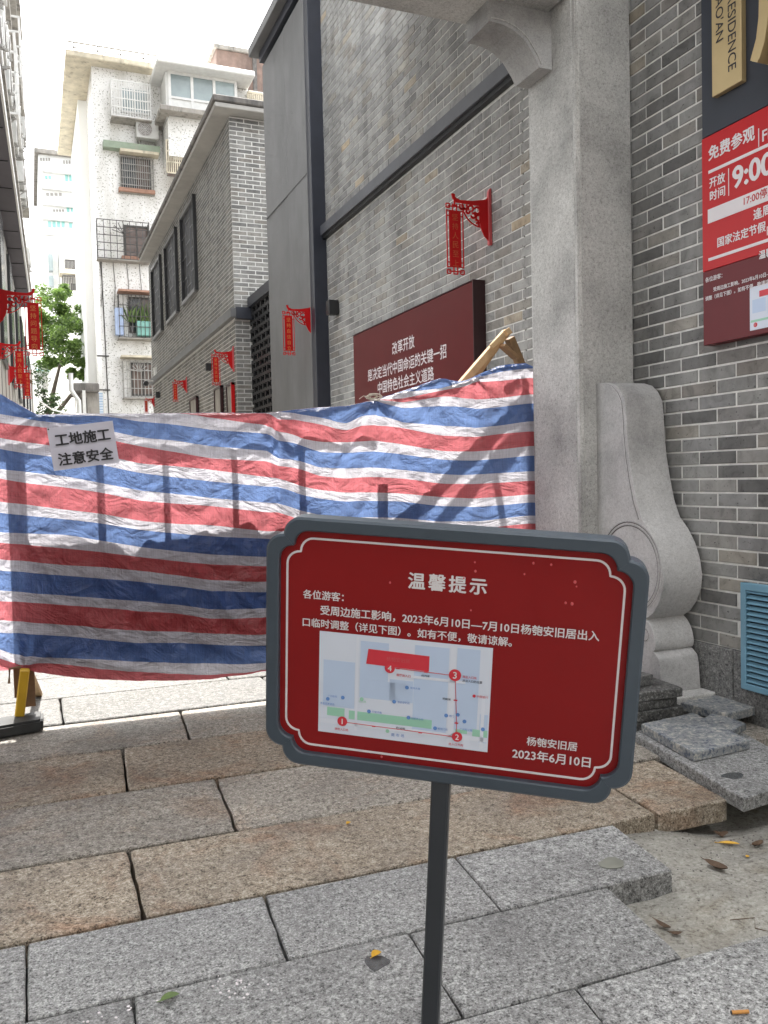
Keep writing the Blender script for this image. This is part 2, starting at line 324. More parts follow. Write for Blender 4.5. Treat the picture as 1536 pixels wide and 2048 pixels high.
class MB:
    def __init__(s, fr=WORLD): s.v = []; s.f = []; s.a = []; s.uv = None; s.fr = fr
    def add(s, vs, fs, a=0.0, fr=None):
        fr = fr or s.fr; k = len(s.v)
        s.v += [fr.p(*q) for q in vs]; s.f += [tuple(i+k for i in g) for g in fs]; s.a += [a]*len(fs); return s
    def box(s, u0, u1, v0, v1, w0, w1, a=0.0, fr=None):
        return s.add([(u0, v0, w0), (u1, v0, w0), (u1, v1, w0), (u0, v1, w0), (u0, v0, w1), (u1, v0, w1), (u1, v1, w1), (u0, v1, w1)],
                     [(3, 2, 1, 0), (4, 5, 6, 7), (0, 1, 5, 4), (1, 2, 6, 5), (2, 3, 7, 6), (3, 0, 4, 7)], a, fr)
    def prism(s, poly, w0, w1, a=0.0, fr=None):
        n = len(poly)
        return s.add([(x, y, w0) for x, y in poly]+[(x, y, w1) for x, y in poly],
                     [tuple(range(n))[::-1], tuple(range(n, 2*n))]+[(i, (i+1) % n, n+(i+1) % n, n+i) for i in range(n)], a, fr)
    def ribbon(s, A, B, w0, w1, closed=False, fr=None):     # strip between two outlines, extruded
        n = len(A); vs = [(x, y, w) for w in (w0, w1) for L in (A, B) for x, y in L]; fs = []
        for i in range(n if closed else n-1):
            j = (i+1) % n
            fs += [(2*n+i, 2*n+j, 3*n+j, 3*n+i), (i, n+i, n+j, j), (i, j, 2*n+j, 2*n+i), (n+i, 3*n+i, 3*n+j, n+j)]
        if not closed: fs += [(0, 2*n, 3*n, n), (n-1, 2*n-1, 4*n-1, 3*n-1)]
        return s.add(vs, fs, 0.0, fr)
    def tube(s, pts, r, seg=8, fr=None, r2=None, caps=True):
        pts = [Vector(p) for p in pts]; n = len(pts); vs = []; fs = []
        for i, p in enumerate(pts):
            d = (pts[min(i+1, n-1)]-pts[max(i-1, 0)]).normalized()
            a = d.orthogonal().normalized() if abs(d.z) < .9 else Vector((1, 0, 0)).cross(d).normalized()
            if abs(d.z) < .9: a = Vector((0, 0, 1)).cross(d).normalized()
            c = d.cross(a); rr = r if r2 is None else r+(r2-r)*i/(n-1)
            vs += [tuple(p+a*rr*math.cos(t*2*math.pi/seg)+c*rr*math.sin(t*2*math.pi/seg)) for t in range(seg)]
        for i in range(n-1):
            for t in range(seg): fs.append((i*seg+t, i*seg+(t+1) % seg, (i+1)*seg+(t+1) % seg, (i+1)*seg+t))
        if caps: fs += [tuple(range(seg))[::-1], tuple(range((n-1)*seg, n*seg))]
        return s.add(vs, fs, 0.0, fr)
    def bar(s, a, b, t, t2=None, up=(0, 0, 1), fr=None):     # square bar from a to b
        t2 = t2 or t; a = Vector(a); b = Vector(b); d = (b-a).normalized(); u = Vector(up)
        if abs(d.dot(u)) > .95: u = Vector((0, 1, 0))
        x = d.cross(u).normalized(); y = x.cross(d)
        vs = [tuple(p+x*sx*t/2+y*sy*t2/2) for p in (a, b) for sx, sy in ((-1, -1), (1, -1), (1, 1), (-1, 1))]
        return s.add(vs, [(3, 2, 1, 0), (4, 5, 6, 7), (0, 1, 5, 4), (1, 2, 6, 5), (2, 3, 7, 6), (3, 0, 4, 7)], 0.0, fr)
    def disc(s, c, r, w0, w1, seg=20, fr=None):
        return s.prism([(c[0]+r*math.cos(2*math.pi*i/seg), c[1]+r*math.sin(2*math.pi*i/seg)) for i in range(seg)], w0, w1, 0.0, fr)
    def arc(s, c, r, a0, a1, th, w0, w1, seg=12, fr=None):
        A = []; B = []
        for i in range(seg+1):
            t = R(a0+(a1-a0)*i/seg); A.append((c[0]+(r-th/2)*math.cos(t), c[1]+(r-th/2)*math.sin(t))); B.append((c[0]+(r+th/2)*math.cos(t), c[1]+(r+th/2)*math.sin(t)))
        return s.ribbon(A, B, w0, w1, fr=fr)
    def build(s, name, mat, parent=None, bevel=0.0, smooth=False, kind=None, label=None, seg=1):
        off = Vector(parent.matrix_basis.translation) if parent else Vector()
        pp = parent
        while pp is not None and pp.parent is not None: pp = pp.parent; off = off + Vector(pp.matrix_basis.translation)
        me = bpy.data.meshes.new(name); me.from_pydata([tuple(q-off) for q in s.v], [], s.f)
        if any(s.a):
            at = me.attributes.new('rnd', 'FLOAT', 'FACE'); at.data.foreach_set('value', s.a)
        bm = bmesh.new(); bm.from_mesh(me); bmesh.ops.recalc_face_normals(bm, faces=bm.faces)
        if bevel:
            es = [e for e in bm.edges if len(e.link_faces) == 2 and e.calc_face_angle(0) > R(32)]
            bmesh.ops.bevel(bm, geom=es, offset=bevel, segments=seg, affect='EDGES', clamp_overlap=True)
        bm.to_mesh(me); bm.free()
        if smooth:
            me.polygons.foreach_set('use_smooth', [True]*len(me.polygons)); me.set_sharp_from_angle(angle=R(38))
        me.materials.append(M[mat] if isinstance(mat, str) else mat)
        o = bpy.data.objects.new(name, me); COL.objects.link(o)
        if parent: o.parent = parent
        if kind: o['kind'] = kind
        if label: o['label'] = label
        return o

def thing(name, label, cat, loc=(0, 0, 0), group=None):
    o = bpy.data.objects.new(name, None); COL.objects.link(o); o.location = loc; o.empty_display_size = .1
    o['label'] = label; o['category'] = cat
    if group: o['group'] = group
    return o
def tag(o, label, cat, group=None):
    o['label'] = label; o['category'] = cat
    if group: o['group'] = group
    return o

# lettering: the built-in font, turned into thin solid letters
_tc = {}
def text_data(s, bold=.0, extrude=0.0, spacing=1.0):
    if bold > .004:
        vs0, fs0 = text_data(s, 0.0, extrude, spacing); vs, fs = [], []; n0 = len(vs0)
        for k, (dx, dy) in enumerate(((0, 0), (bold, 0), (-bold, 0), (0, bold*.8), (0, -bold*.8))):
            vs += [(x+dx, y+dy, z+k*4e-5) for x, y, z in vs0]; fs += [tuple(i+k*n0 for i in g) for g in fs0]
        return vs, fs
    cu = bpy.data.curves.new('lettering', 'FONT'); cu.body = s; cu.size = 1; cu.offset = 0.0; cu.extrude = extrude
    cu.space_character = spacing; cu.resolution_u = 3; cu.fill_mode = 'BOTH' if extrude else 'FRONT'
    o = bpy.data.objects.new('lettering', cu); COL.objects.link(o)
    dg = bpy.context.evaluated_depsgraph_get(); dg.update()
    me = bpy.data.meshes.new_from_object(o.evaluated_get(dg)); bpy.data.objects.remove(o); bpy.data.curves.remove(cu)
    vs = [tuple(v.co) for v in me.vertices]; fs = [tuple(p.vertices) for p in me.polygons]; bpy.data.meshes.remove(me)
    return vs, fs
def letter(parent, s, fr, u0, v0, u1=None, h=None, mat='white_print', bold=.012, w=.001, ext=0.0, name='lettering', v1=None, spacing=1.0):
    """text whose box starts at (u0, v0): spans to u1 in width, or is h tall (v1: both)"""
    vs, fs = text_data(s, bold, ext, spacing)
    if not vs: return None
    x0 = min(v[0] for v in vs); x1 = max(v[0] for v in vs); y0 = min(v[1] for v in vs); y1 = max(v[1] for v in vs)
    if u1 is not None and v1 is not None: sx = (u1-u0)/(x1-x0); sy = (v1-v0)/(y1-y0)
    elif u1 is not None: sx = sy = (u1-u0)/(x1-x0)
    else: sx = sy = h/(y1-y0)
    zz = .0 if not ext else ext
    mb = MB(fr); mb.add([(u0+(v[0]-x0)*sx, v0+(v[1]-y0)*sy, w+(v[2]+zz)) for v in vs], fs)
    return mb.build(name, mat, parent)
def vertical_text(parent, s, fr, uc, vtop, size, pitch, mat, bold=.01, w=.001, bow=0.0, sx=1.0):
    mb = MB(fr)
    for i, ch in enumerate(s):
        vs, fs = text_data(ch, bold)
        x0 = min(v[0] for v in vs); x1 = max(v[0] for v in vs); y0 = min(v[1] for v in vs); y1 = max(v[1] for v in vs)
        k = size/max(x1-x0, y1-y0); yc = vtop-size/2-i*pitch
        mb.add([(uc+(v[0]-(x0+x1)/2)*k*sx, yc+(v[1]-(y0+y1)/2)*k, w+v[2]) for v in vs], fs)
    return mb.build('lettering', mat, parent)

# ------------------------------------------------------------------ bricks
def unit_brick_mesh(L, H, T, seed, mat, jt=.0045):
    rr = random.Random(seed); mb = MB()
    j = lambda a: rr.uniform(-a, a)
    x0, x1 = -L/2+jt+j(.0012), L/2-jt+j(.0012); y0, y1 = -H/2+jt*.93+j(.001), H/2-jt*.93+j(.001)
    mb.box(x0, x1, y0, y1, -T, 0)
    me = bpy.data.meshes.new('brick'); me.from_pydata([tuple(v) for v in mb.v], [], mb.f)
    bm = bmesh.new(); bm.from_mesh(me); bmesh.ops.recalc_face_normals(bm, faces=bm.faces)
    es = [e for e in bm.edges if all(v.co.z > -.001 for v in e.verts)]
    bmesh.ops.bevel(bm, geom=es, offset=.0022, segments=1, affect='EDGES'); bm.to_mesh(me); bm.free()
    me.materials.append(M[mat]); return me
def lay_bricks(parent, fr, u0, u1, v0, v1, mat, jt=.0045, L=.245, H=.0685, T=.012, limit=300, skip=None, vis=None, proud=.004, seed=1, phase=0.0):
    rr = random.Random(seed); cells = []
    nrow = int(math.ceil((v1-v0)/H))
    for r_ in range(nrow):
        vb = v0+r_*H; vt = min(v1, vb+H)
        if vt-vb < .02: continue
        x = u0-((r_ % 2)*L/2+phase) % L
        while x < u1-.001:
            a, b = max(x, u0), min(x+L, u1); x += L
            if b-a < .03: continue
            uc, vc = (a+b)/2, (vb+vt)/2
            if skip and skip(uc, vc): continue
            p = fr.p(uc, vc); d = (p-EYE); w = d.dot(FW)
            px = 768+FPX*d.dot(CR)/w if w > 0 else -9e3; py = 1024-FPX*d.dot(CU)/w if w > 0 else -9e3
            seen = -30 < px < 1566 and -30 < py < 2078 and (vis is None or vis(px, py))
            size = abs(fr.z.dot(d.normalized()))/(d.length**2)*(b-a)*(vt-vb)
            cells.append((0 if seen else 1, -size, uc, vc, b-a, vt-vb))
    cells.sort()
    ms = [unit_brick_mesh(L, H, T, 100*seed+i, mat, jt) for i in range(5)]
    mb = MB(fr); off = Vector(parent.location)
    rot = Matrix((fr.x, fr.y, fr.z)).transposed().to_quaternion()
    for k, (hid, sz, uc, vc, l_, h_) in enumerate(cells):
        w = proud+rr.uniform(-.0012, .0016)
        if k < limit and not hid:
            o = bpy.data.objects.new('brick', rr.choice(ms)); COL.objects.link(o); o.parent = parent
            o.location = fr.p(uc, vc, w)-off; o.rotation_mode = 'QUATERNION'; o.rotation_quaternion = rot
            o.scale = (l_/L, h_/H, 1)
        else:
            mb.box(uc-l_/2+jt, uc+l_/2-jt, vc-h_/2+jt*.93, vc+h_/2-jt*.93, -.004, w, rr.uniform(.001, .999))
    if mb.v:
        o = mb.build('brickwork', mat, parent, kind='stuff')

# ================================================================== SETTING: ground and paving
g = MB(); g.box(-60, 60, -30, 260, -.6, -.24); go = g.build('ground', 'joint'); go['kind'] = 'structure'
def bed_z(x, y):
    z = -.062+.016*noise.noise((x*3, y*3, 1))+.006*noise.noise((x*13, y*13, 4))
    if x < 1.75: z -= .012
    return z-.08*max(0, min(1, (y-2.18)/.2))*max(0, min(1, (x-2.0)/.3))
cp = MB()
NX, NY = 40, 34
X0, X1, Y0, Y1 = 1.0, 3.1, 1.2, 2.95
for j in range(NY+1):
    for i in range(NX+1):
        x = X0+(X1-X0)*i/NX; y = Y0+(Y1-Y0)*j/NY
        z = bed_z(x, y)
        cp.v.append(Vector((x, y, z)))
for j in range(NY):
    for i in range(NX): k = j*(NX+1)+i; cp.f.append((k, k+1, k+NX+2, k+NX+1)); cp.a.append(0.0)
co = cp.build('cement_bed', 'cement', smooth=True); co['kind'] = 'structure'

pave = bpy.data.objects.new('pavement', None); COL.objects.link(pave); pave['kind'] = 'structure'
def slab(q, mat, thick=.075, gap=.004, z=0.0, jag=.0, name='paving_slab', parent=pave, bev=.004, tilt=(0, 0), seed=0):
    """a stone slab from four ground corners (x, y) in order, its rim slightly irregular"""
    rr = random.Random(seed+int(q[0][0]*97)+int(q[0][1]*31)); c = sum((Vector((x, y, 0)) for x, y in q), Vector())/4; pts = []
    n = 9; gl, gs = (gap*1.9, gap*.75) if parent is not None else (gap, gap)
    for i in range(4):
        gi = gl if i % 2 == 0 else gs
        a = Vector((*q[i], 0)); b = Vector((*q[(i+1) % 4], 0)); e = (b-a).normalized(); inn = Vector((-e.y, e.x, 0))
        if inn.dot(c-a) < 0: inn = -inn
        for k in range(n):
            t = k/n; p = a.lerp(b, t)
            if k == 0:
                gp = gs if i % 2 == 0 else gl; pe = (Vector((*q[i-1], 0))-a).normalized(); p = p+e*(gp+jag*.9)+pe*(gi+jag*.9)
            else:
                p = p+inn*(gi+jag*abs(noise.noise((p.x*9+i*7, p.y*9, seed+.5)))*1.6)
            pts.append(p)
    mb = MB(); m = len(pts)
    zt = lambda p: z+tilt[0]*(p.x-c.x)+tilt[1]*(p.y-c.y)
    top = [(p.x, p.y, zt(p)) for p in pts]; ins = [(c.x+(p.x-c.x)*.985, c.y+(p.y-c.y)*.975, zt(p)) for p in pts]
    rim = [(x, y, zz-.0025-(.002 if jag else 0)) for x, y, zz in top]; bot = [(x, y, zz-thick) for x, y, zz in top]
    inner = [(c.x+(p.x-c.x)*(1-(.012 if jag else .004)), c.y+(p.y-c.y)*(1-(.02 if jag else .008)), zt(p)) for p in pts]
    vs = inner+rim+bot+[(c.x, c.y, z)]
    fs = [(i, (i+1) % m, 3*m) for i in range(m)]
    for k in (0, 1): fs += [(k*m+i, (k+1)*m+i, (k+1)*m+(i+1) % m, k*m+(i+1) % m) for i in range(m)]
    fs.append(tuple(range(2*m, 3*m)))
    mb.add(vs, fs); return mb.build(name, mat, parent, smooth=False)
# courses of the paving: (front y, back y) at x = 0, all running slightly askew; joints measured in the photo
SL = -.026
rows = [(-1.3, -.95, 'slab_grey', .003, []), (-.95, -.6, 'slab_grey', .003, []), (-.6, -.22, 'slab_grey', .003, []), (-.22, .15, 'slab_grey', .003, []),
        (.15, .52, 'slab_grey', .003, []), (.52, .90, 'slab_grey', .003, []), (.90, 1.27, 'slab_grey', .003, []),
        (1.27, 1.655, 'slab_grey', .003, [(-.35, -.37), (.40, .37), (1.13, 1.07), (1.95, 1.90), (2.65, 2.6)]),
        (1.655, 2.03, 'slab_grey', .003, [(-.55, -.56), (.175, .16), (.875, .841), (1.50, 1.445)]),
        (2.03, 2.385, 'slab_grey', .003, [(-.80, -.81), (-.055, -.055), (.579, .549), (1.19, 1.155), (1.79, 1.74)]),
        (2.385, 2.865, 'slab_tan', .006, [(-.95, -.95), (.25, .243), (2.02, 1.98)]),
        (2.865, 3.42, 'slab_warm', .006, [(-.40, -.40), (.648, .608), (1.75, 1.72), (2.75, 2.7)]),
        (3.42, 3.99, 'slab_tan', .006, [(-.75, -.75), (.34, .304), (1.55, 1.53), (2.55, 2.5)]),
        (3.99, 4.52, 'slab_warm', .006, [(-.5, -.5), (.681, .642), (1.9, 1.88)])]
y = 4.52
for k in range(14):
    o_ = random.uniform(0, 1.1); rows.append((y, y+.56, 'slab_sun_dimmed', .006, [(-1.4+o_+1.15*i,)*2 for i in range(5)])); y += .56
for ri, (ya, yb, mat, jag, joints) in enumerate(rows):
    xl, xr = -1.7, 3.098
    if not joints: o_ = (ri % 2)*.33; joints = [(-1.2+o_+.66*i,)*2 for i in range(7)]
    js = [(xl, xl)]+joints
    if ri == 8: pass
    elif ri == 9: pass
    elif ri == 10: js.append((2.36, 2.30))
    else: js.append((xr, xr))
    for i in range(len(js)-1):
        (tb, ta), (tb2, ta2) = js[i], js[i+1]
        q = [(ta, ya+SL*ta), (ta2, ya+SL*ta2), (tb2, yb+SL*tb2), (tb, yb+SL*tb)]
        if ri == 7 and ta2 > 1.95: q[2] = (tb2, yb+SL*tb2-.02)
        rr = random.Random(ri*50+i)
        slab(q, mat, gap=.0018 if jag < .005 else .0035, jag=jag, z=rr.uniform(-.0015, .0015) if ri < 10 else rr.uniform(-.003, .004), seed=ri*13+i,
             tilt=(0, 0) if ri != 7 else (0, 0))
# cement fillet where the sunk bed meets the front row; a dark hollow under the broken rim
far = MB(); far.box(-1.7, 14, 12.4, 60, -.08, -.005); fo = far.build('lane', 'concrete'); fo['kind'] = 'structure'

# ================================================================== near right building: brick wall with signs, plinth, vent
XW = 3.1
nb = thing('brick_building', 'grey brick wall at the right with pale joints, granite plinth and museum signs', 'building', (XW, 3.0, 0))
ZPL = .332
m = MB(); m.box(XW, XW+.4, -7, 4.9, ZPL, 7.2); m.build('wall', 'mortar', nb)
fr = FX((XW, 0, 0)); m = MB(fr)
for a, b in ((-3.1, -2.35), (-2.345, -1.5), (-3.95, -3.105), (-4.9, -3.955), (-1.495, -.6), (-.595, 7)):
    m.box(a, b, -.1, ZPL-.003, -.05, .012)
m.build('plinth', 'plinth', nb, bevel=.004)
SIGN_Y0, SIGN_Y1 = -3.288, -2.0
def skip_n(u, v):
    return (u > SIGN_Y0+.1 and v > 1.84+.1) or (-3.0 < u < -2.4 and v < .60 and u > -2.98)
lay_bricks(nb, fr, -3.83, -1.9, ZPL, 4.55, 'brick', jt=.0052, skip=skip_n, seed=3, phase=.105)
m = MB(fr); m.box(-3.83, -3.80, ZPL, 4.6, 0, .004); 
# ---- louvred vent on the plinth
vt = thing('vent_grille', 'pale blue louvred metal vent low on the grey brick wall', 'vent', (XW, 2.8, .15))
va, vb_, vz0, vz1 = -3.02, -2.45, .165, .668
f2 = FX((XW, 0, 0)); m = MB(f2)
m.box(va, vb_, vz1-.035, vz1, .012, .045); m.box(va, vb_, vz0, vz0+.03, .012, .045)
m.box(va, va+.032, vz0, vz1, .0125, .0455); m.box(vb_-.032, vb_, vz0, vz1, .0125, .0455)
m.build('frame', 'vent_blue', vt, bevel=.003)
m = MB(f2); m.box(va+.01, vb_-.01, vz0+.01, vz1-.01, .0075, .0125); m.build('back_panel', 'dark', vt)
for i in range(17):
    z = vz0+.037+i*.0262; m = MB(f2)
    m.add([(va+.034, z, .040), (vb_-.034, z, .040), (vb_-.034, z+.014, .020), (va+.034, z+.014, .020), (va+.034, z+.004, .044), (vb_-.034, z+.004, .044), (vb_-.034, z+.018, .024), (va+.034, z+.018, .024)],
          [(0, 1, 2, 3), (4, 7, 6, 5), (0, 4, 5, 1), (1, 5, 6, 2), (2, 6, 7, 3), (3, 7, 4, 0)])
    m.build('slat', 'vent_blue', vt)

# ---- museum sign: slate board with gold plate over a red and maroon notice
XS = XW-.055
fs_ = FX((XS, 0, 0))
def sp(x, y): p = gx(x, y, XS); return (-p.y, p.z)
u_l = sp(1405, 280)[0]; z_t = sp(1405, 280)[1]; z_m = sp(1408, 545)[1]; z_b = sp(1408, 692)[1]
UR = u_l+1.25
ms_ = thing('museum_sign', 'tall slate wall board with gold plate and raised gold characters, cut by the frame edge', 'sign', (XS, -u_l, z_t))
m = MB(fs_); m.box(u_l, UR, z_t+.003, z_t+1.9, -.05, .004); m.build('board', 'sign_slate', ms_, bevel=.003)
# gold plate
pl = [sp(1424, 195), sp(1493, 155)]
_q = gx(1424, 195, XS-.034); pu0, pz0 = -_q.y, _q.z; pu1 = -gx(1483, 160, XS-.034).y
m = MB(fs_); m.box(pu0, pu1, pz0, pz0+1.5, .004, .034); m.build('name_plate', 'gold', ms_, bevel=.002)
def rot_text(parent, s, fr, uc, vend, height, size, mat, w, bold=.0, squeeze=1.0):
    """text turned a quarter clockwise, reading downwards and ending at vend"""
    vs, fs2 = text_data(s, bold); x0 = min(v[0] for v in vs); x1 = max(v[0] for v in vs); y0 = min(v[1] for v in vs); y1 = max(v[1] for v in vs)
    k = size/(y1-y0); mb = MB(fr)
    mb.add([(uc+(v[1]-(y0+y1)/2)*k, vend+(x1-v[0])*k*squeeze, w+v[2]) for v in vs], fs2); return mb.build('lettering', mat, parent)
pw = pu1-pu0
rot_text(ms_, 'FORMER RESIDENCE', fs_, pu0+pw*.70, sp(1470, 146)[1]-.0, 0, pw*.27, 'black_print', .0352, .006, 1.0)
rot_text(ms_, "OF YANG PAO'AN", fs_, pu0+pw*.29, sp(1440, 92)[1]+.0, 0, pw*.27, 'black_print', .0352, .006, 1.0)
# big raised gold characters beside the plate
cu0 = -gx(1516, 150, XS-.054).y+.005
for ch, zz in (('居', sp(1512, 150)[1]-.01), ('旧', sp(1512, 150)[1]+.46), ('安', sp(1512, 150)[1]+.93)):
    letter(ms_, ch, fs_, cu0, zz, h=.40, mat='gold', bold=.022, w=.004, ext=.05, name='gold_character')
ns = thing('visitor_notice', 'red and maroon opening-hours notice below the slate board on the brick wall', 'sign', (XS, -u_l, z_b))
m = MB(fs_); m.box(u_l, UR, z_m+.0005, z_t, -.05, .006); m.build('red_panel', 'sign_red', ns, bevel=.002)
m = MB(fs_); m.box(u_l, UR, z_b, z_m-.0005, -.05, .005); m.build('maroon_panel', 'sign_maroon', ns, bevel=.002)
W1 = .0072
def nt(s, xa, ya, xb, yb, **k):     # lettering between two photo points: lower left and upper right
    a = sp(xa, ya); b = sp(xb, yb); return letter(ns, s, fs_, a[0], a[1], u1=b[0], v1=b[1] if k.pop('fit', True) else None, w=W1, **k)
a = sp(1419, 324); b = sp(1512, 262); hgt = .068
letter(ns, '免费参观', fs_, a[0], a[1], u1=b[0], bold=.03, w=W1)
c = sp(1519, 292)
m = MB(fs_); m.box(c[0], c[0]+.004, c[1]-.005, c[1]+.075, .006, W1); m.build('divider', 'white_print', ns)
letter(ns, 'FREE ADMISSION', fs_, c[0]+.022, c[1]+.008, h=.05, bold=.02, w=W1)
a = sp(1419, 348); m = MB(fs_); m.box(a[0], UR-.05, a[1]-.001, a[1]+.0135, .006, W1); m.build('white_rule', 'white_print', ns)
a = sp(1421, 378); b = sp(1453, 345); letter(ns, '开放', fs_, a[0], a[1], u1=b[0]-.001, bold=.025, w=W1)
a = sp(1422, 404); b = sp(1453, 375); letter(ns, '时间', fs_, a[0], a[1], u1=b[0]-.001, bold=.025, w=W1)
c = sp(1459, 392); m = MB(fs_); m.box(c[0], c[0]+.004, c[1], c[1]+.125, .006, W1); m.build('divider', 'white_print', ns)
a = sp(1467, 381); letter(ns, '9:00-17:30', fs_, a[0], a[1], h=.103, bold=.035, w=W1)
a = sp(1418, 448); b = sp(1418, 420); m = MB(fs_); m.box(a[0], UR-.05, a[1], b[1], .006, W1); m.build('white_band', 'white_print', ns)
a = sp(1490, 412); letter(ns, '17:00停止入场', fs_, a[0], a[1], h=.042, mat='sign_red', bold=.015, w=W1+.0006)
a = sp(1509, 442); letter(ns, '逢周一闭馆', fs_, a[0], a[1], h=.050, bold=.025, w=W1)
a = sp(1437, 496); b = sp(1534, 455); letter(ns, '国家法定节假', fs_, a[0], a[1], u1=b[0], bold=.025, w=W1)
letter(ns, '日除外', fs_, b[0]+.006, sp(1534, 470)[1]-.005, h=.042, bold=.025, w=W1)
a = sp(1419, 523); m = MB(fs_); m.box(a[0], UR-.05, a[1], a[1]+.014, .006, W1); m.build('white_rule', 'white_print', ns)
a = sp(1520, 520); letter(ns, '温馨提示', fs_, a[0], a[1], h=.038, bold=.03, w=W1)
a = sp(1413, 566); b = sp(1447, 547); letter(ns, '各位游客：', fs_, a[0], a[1], u1=b[0], bold=.02, w=W1)
a = sp(1429, 584); letter(ns, '受周边施工影响，2023年6月10日—7月10日杨匏安旧居出入口临时', fs_, a[0], a[1], h=.0215, bold=.02, w=W1)
a = sp(1413, 603); letter(ns, '调整（详见下图）。如有不便，敬请谅解。', fs_, a[0], a[1], h=.0225, bold=.02, w=W1)
a = sp(1502, 662); b = sp(1501, 576); m = MB(fs_); m.box(a[0], a[0]+.30, a[1], b[1], .005, .0062); m.build('map', 'map_base', ns)
m = MB(fs_); m.box(a[0]+.015, a[0]+.09, a[1]+.075, a[1]+.135, .0062, .0066); m.box(a[0]+.1, a[0]+.2, a[1]+.06, a[1]+.16, .0062, .0066); m.build('map_block', 'map_block', ns)
m = MB(fs_); m.box(a[0]+.005, a[0]+.25, a[1]+.035, a[1]+.045, .0062, .0068); m.build('map_park', 'map_green', ns)
m = MB(fs_); m.box(a[0]+.055, a[0]+.16, b[1]-.052, b[1]-.025, .0062, .007); m.disc((a[0]+.032, a[1]+.022), .0105, .0062, .007); m.build('map_mark', 'map_red', ns)
letter(ns, '1', fs_, a[0]+.0295, a[1]+.016, h=.012, bold=.02, w=.0076)

# ================================================================== gate: pillars, lintel, bracket, added unseen shade canopy
gt = thing('stone_gate', 'pale pebble-dashed stone gateway with tall pillar and curved lintel bracket', 'gate', (2.9, 4.0, 0))
PX0, PX1, PY0, PY1 = 2.731, 3.086, 3.80, 4.262
m = MB(); m.box(PX0, PX1, PY0, PY1, 0, 4.21); m.build('pillar', 'stone', gt, bevel=.006, seg=2)
m = MB(); m.box(PX0+.022, PX1-.004, PY0-.004, PY0+.01, .3, 4.205); m.build('pillar_facing', 'stone', gt, bevel=.003)
m = MB(); m.box(PX0-.004, PX0+.01, PY0+.03, PY1-.02, .3, 4.205); m.build('pillar_facing', 'stone', gt, bevel=.003)
m = MB(); m.box(-.85, -.45, PY0, PY1, 0, 3.42); m.build('pillar', 'stone', gt, bevel=.006)
zl = gy(956, 39, 4.26).z
m = MB(); m.box(-.85, PX0+.1, 4.03, 4.26, zl, 4.0); m.build('lintel', 'stone', gt, bevel=.005)
zm = gy(1127, 13, 3.84).z
m = MB(); 
m = MB(); m.box(-.9, PX0-.012, 3.84, 4.29, zm+.06, 4.2); m.build('cornice', 'stone', gt, bevel=.012, seg=2)
m = MB(); m.box(-.9, 3.095, 3.95, 4.2, 4.2, 5.45); m.build('upper_panel', 'stone', gt)
fr_ = FY((0, 4.03, 0))
def yp(x, y, Y=4.03): p = gy(x, y, Y); return (p.x, p.z)
front = [yp(974, 46), yp(990, 49), yp(1003, 53), yp(1020, 62), yp(1035, 74), yp(1048, 88), yp(1058, 105), yp(1067, 121), yp(1074, 138), yp(1108, 144)]
poly = [(front[0][0], zl+.05)]+front+[(PX0-.001, front[-1][1]), (PX0-.001, zl+.05)]
m = MB(fr_); m.prism(poly, -.225, .02); m.build('bracket', 'stone_smooth', gt, bevel=.003)
o1 = [(x+.012, z+.018) for x, z in front[:-1]]; o2 = [(x+.016, z+.022) for x, z in front[:-1]]
m = MB(fr_); m.ribbon(o1, o2, .018, .0245); m.build('moulding', 'stone', gt)
m = MB(); m.prism([(-.9, 3.0), (3.095, 3.0), (3.095, 6.35), (2.65, 6.37), (2.27, 6.46), (1.8, 6.60), (1.5, 6.68), (.6, 6.77), (-.9, 6.81)], 5.45, 5.6); m.build('canopy', 'concrete', gt)  # added unseen canopy: shades the near paving, rear edge cut to spare the tarp
m = MB(); m.box(-.9, 3.095, 2.9, 3.0, 5.35, 5.7); m.build('canopy_edge', 'concrete', gt)  # front edge of the added, unseen shading canopy

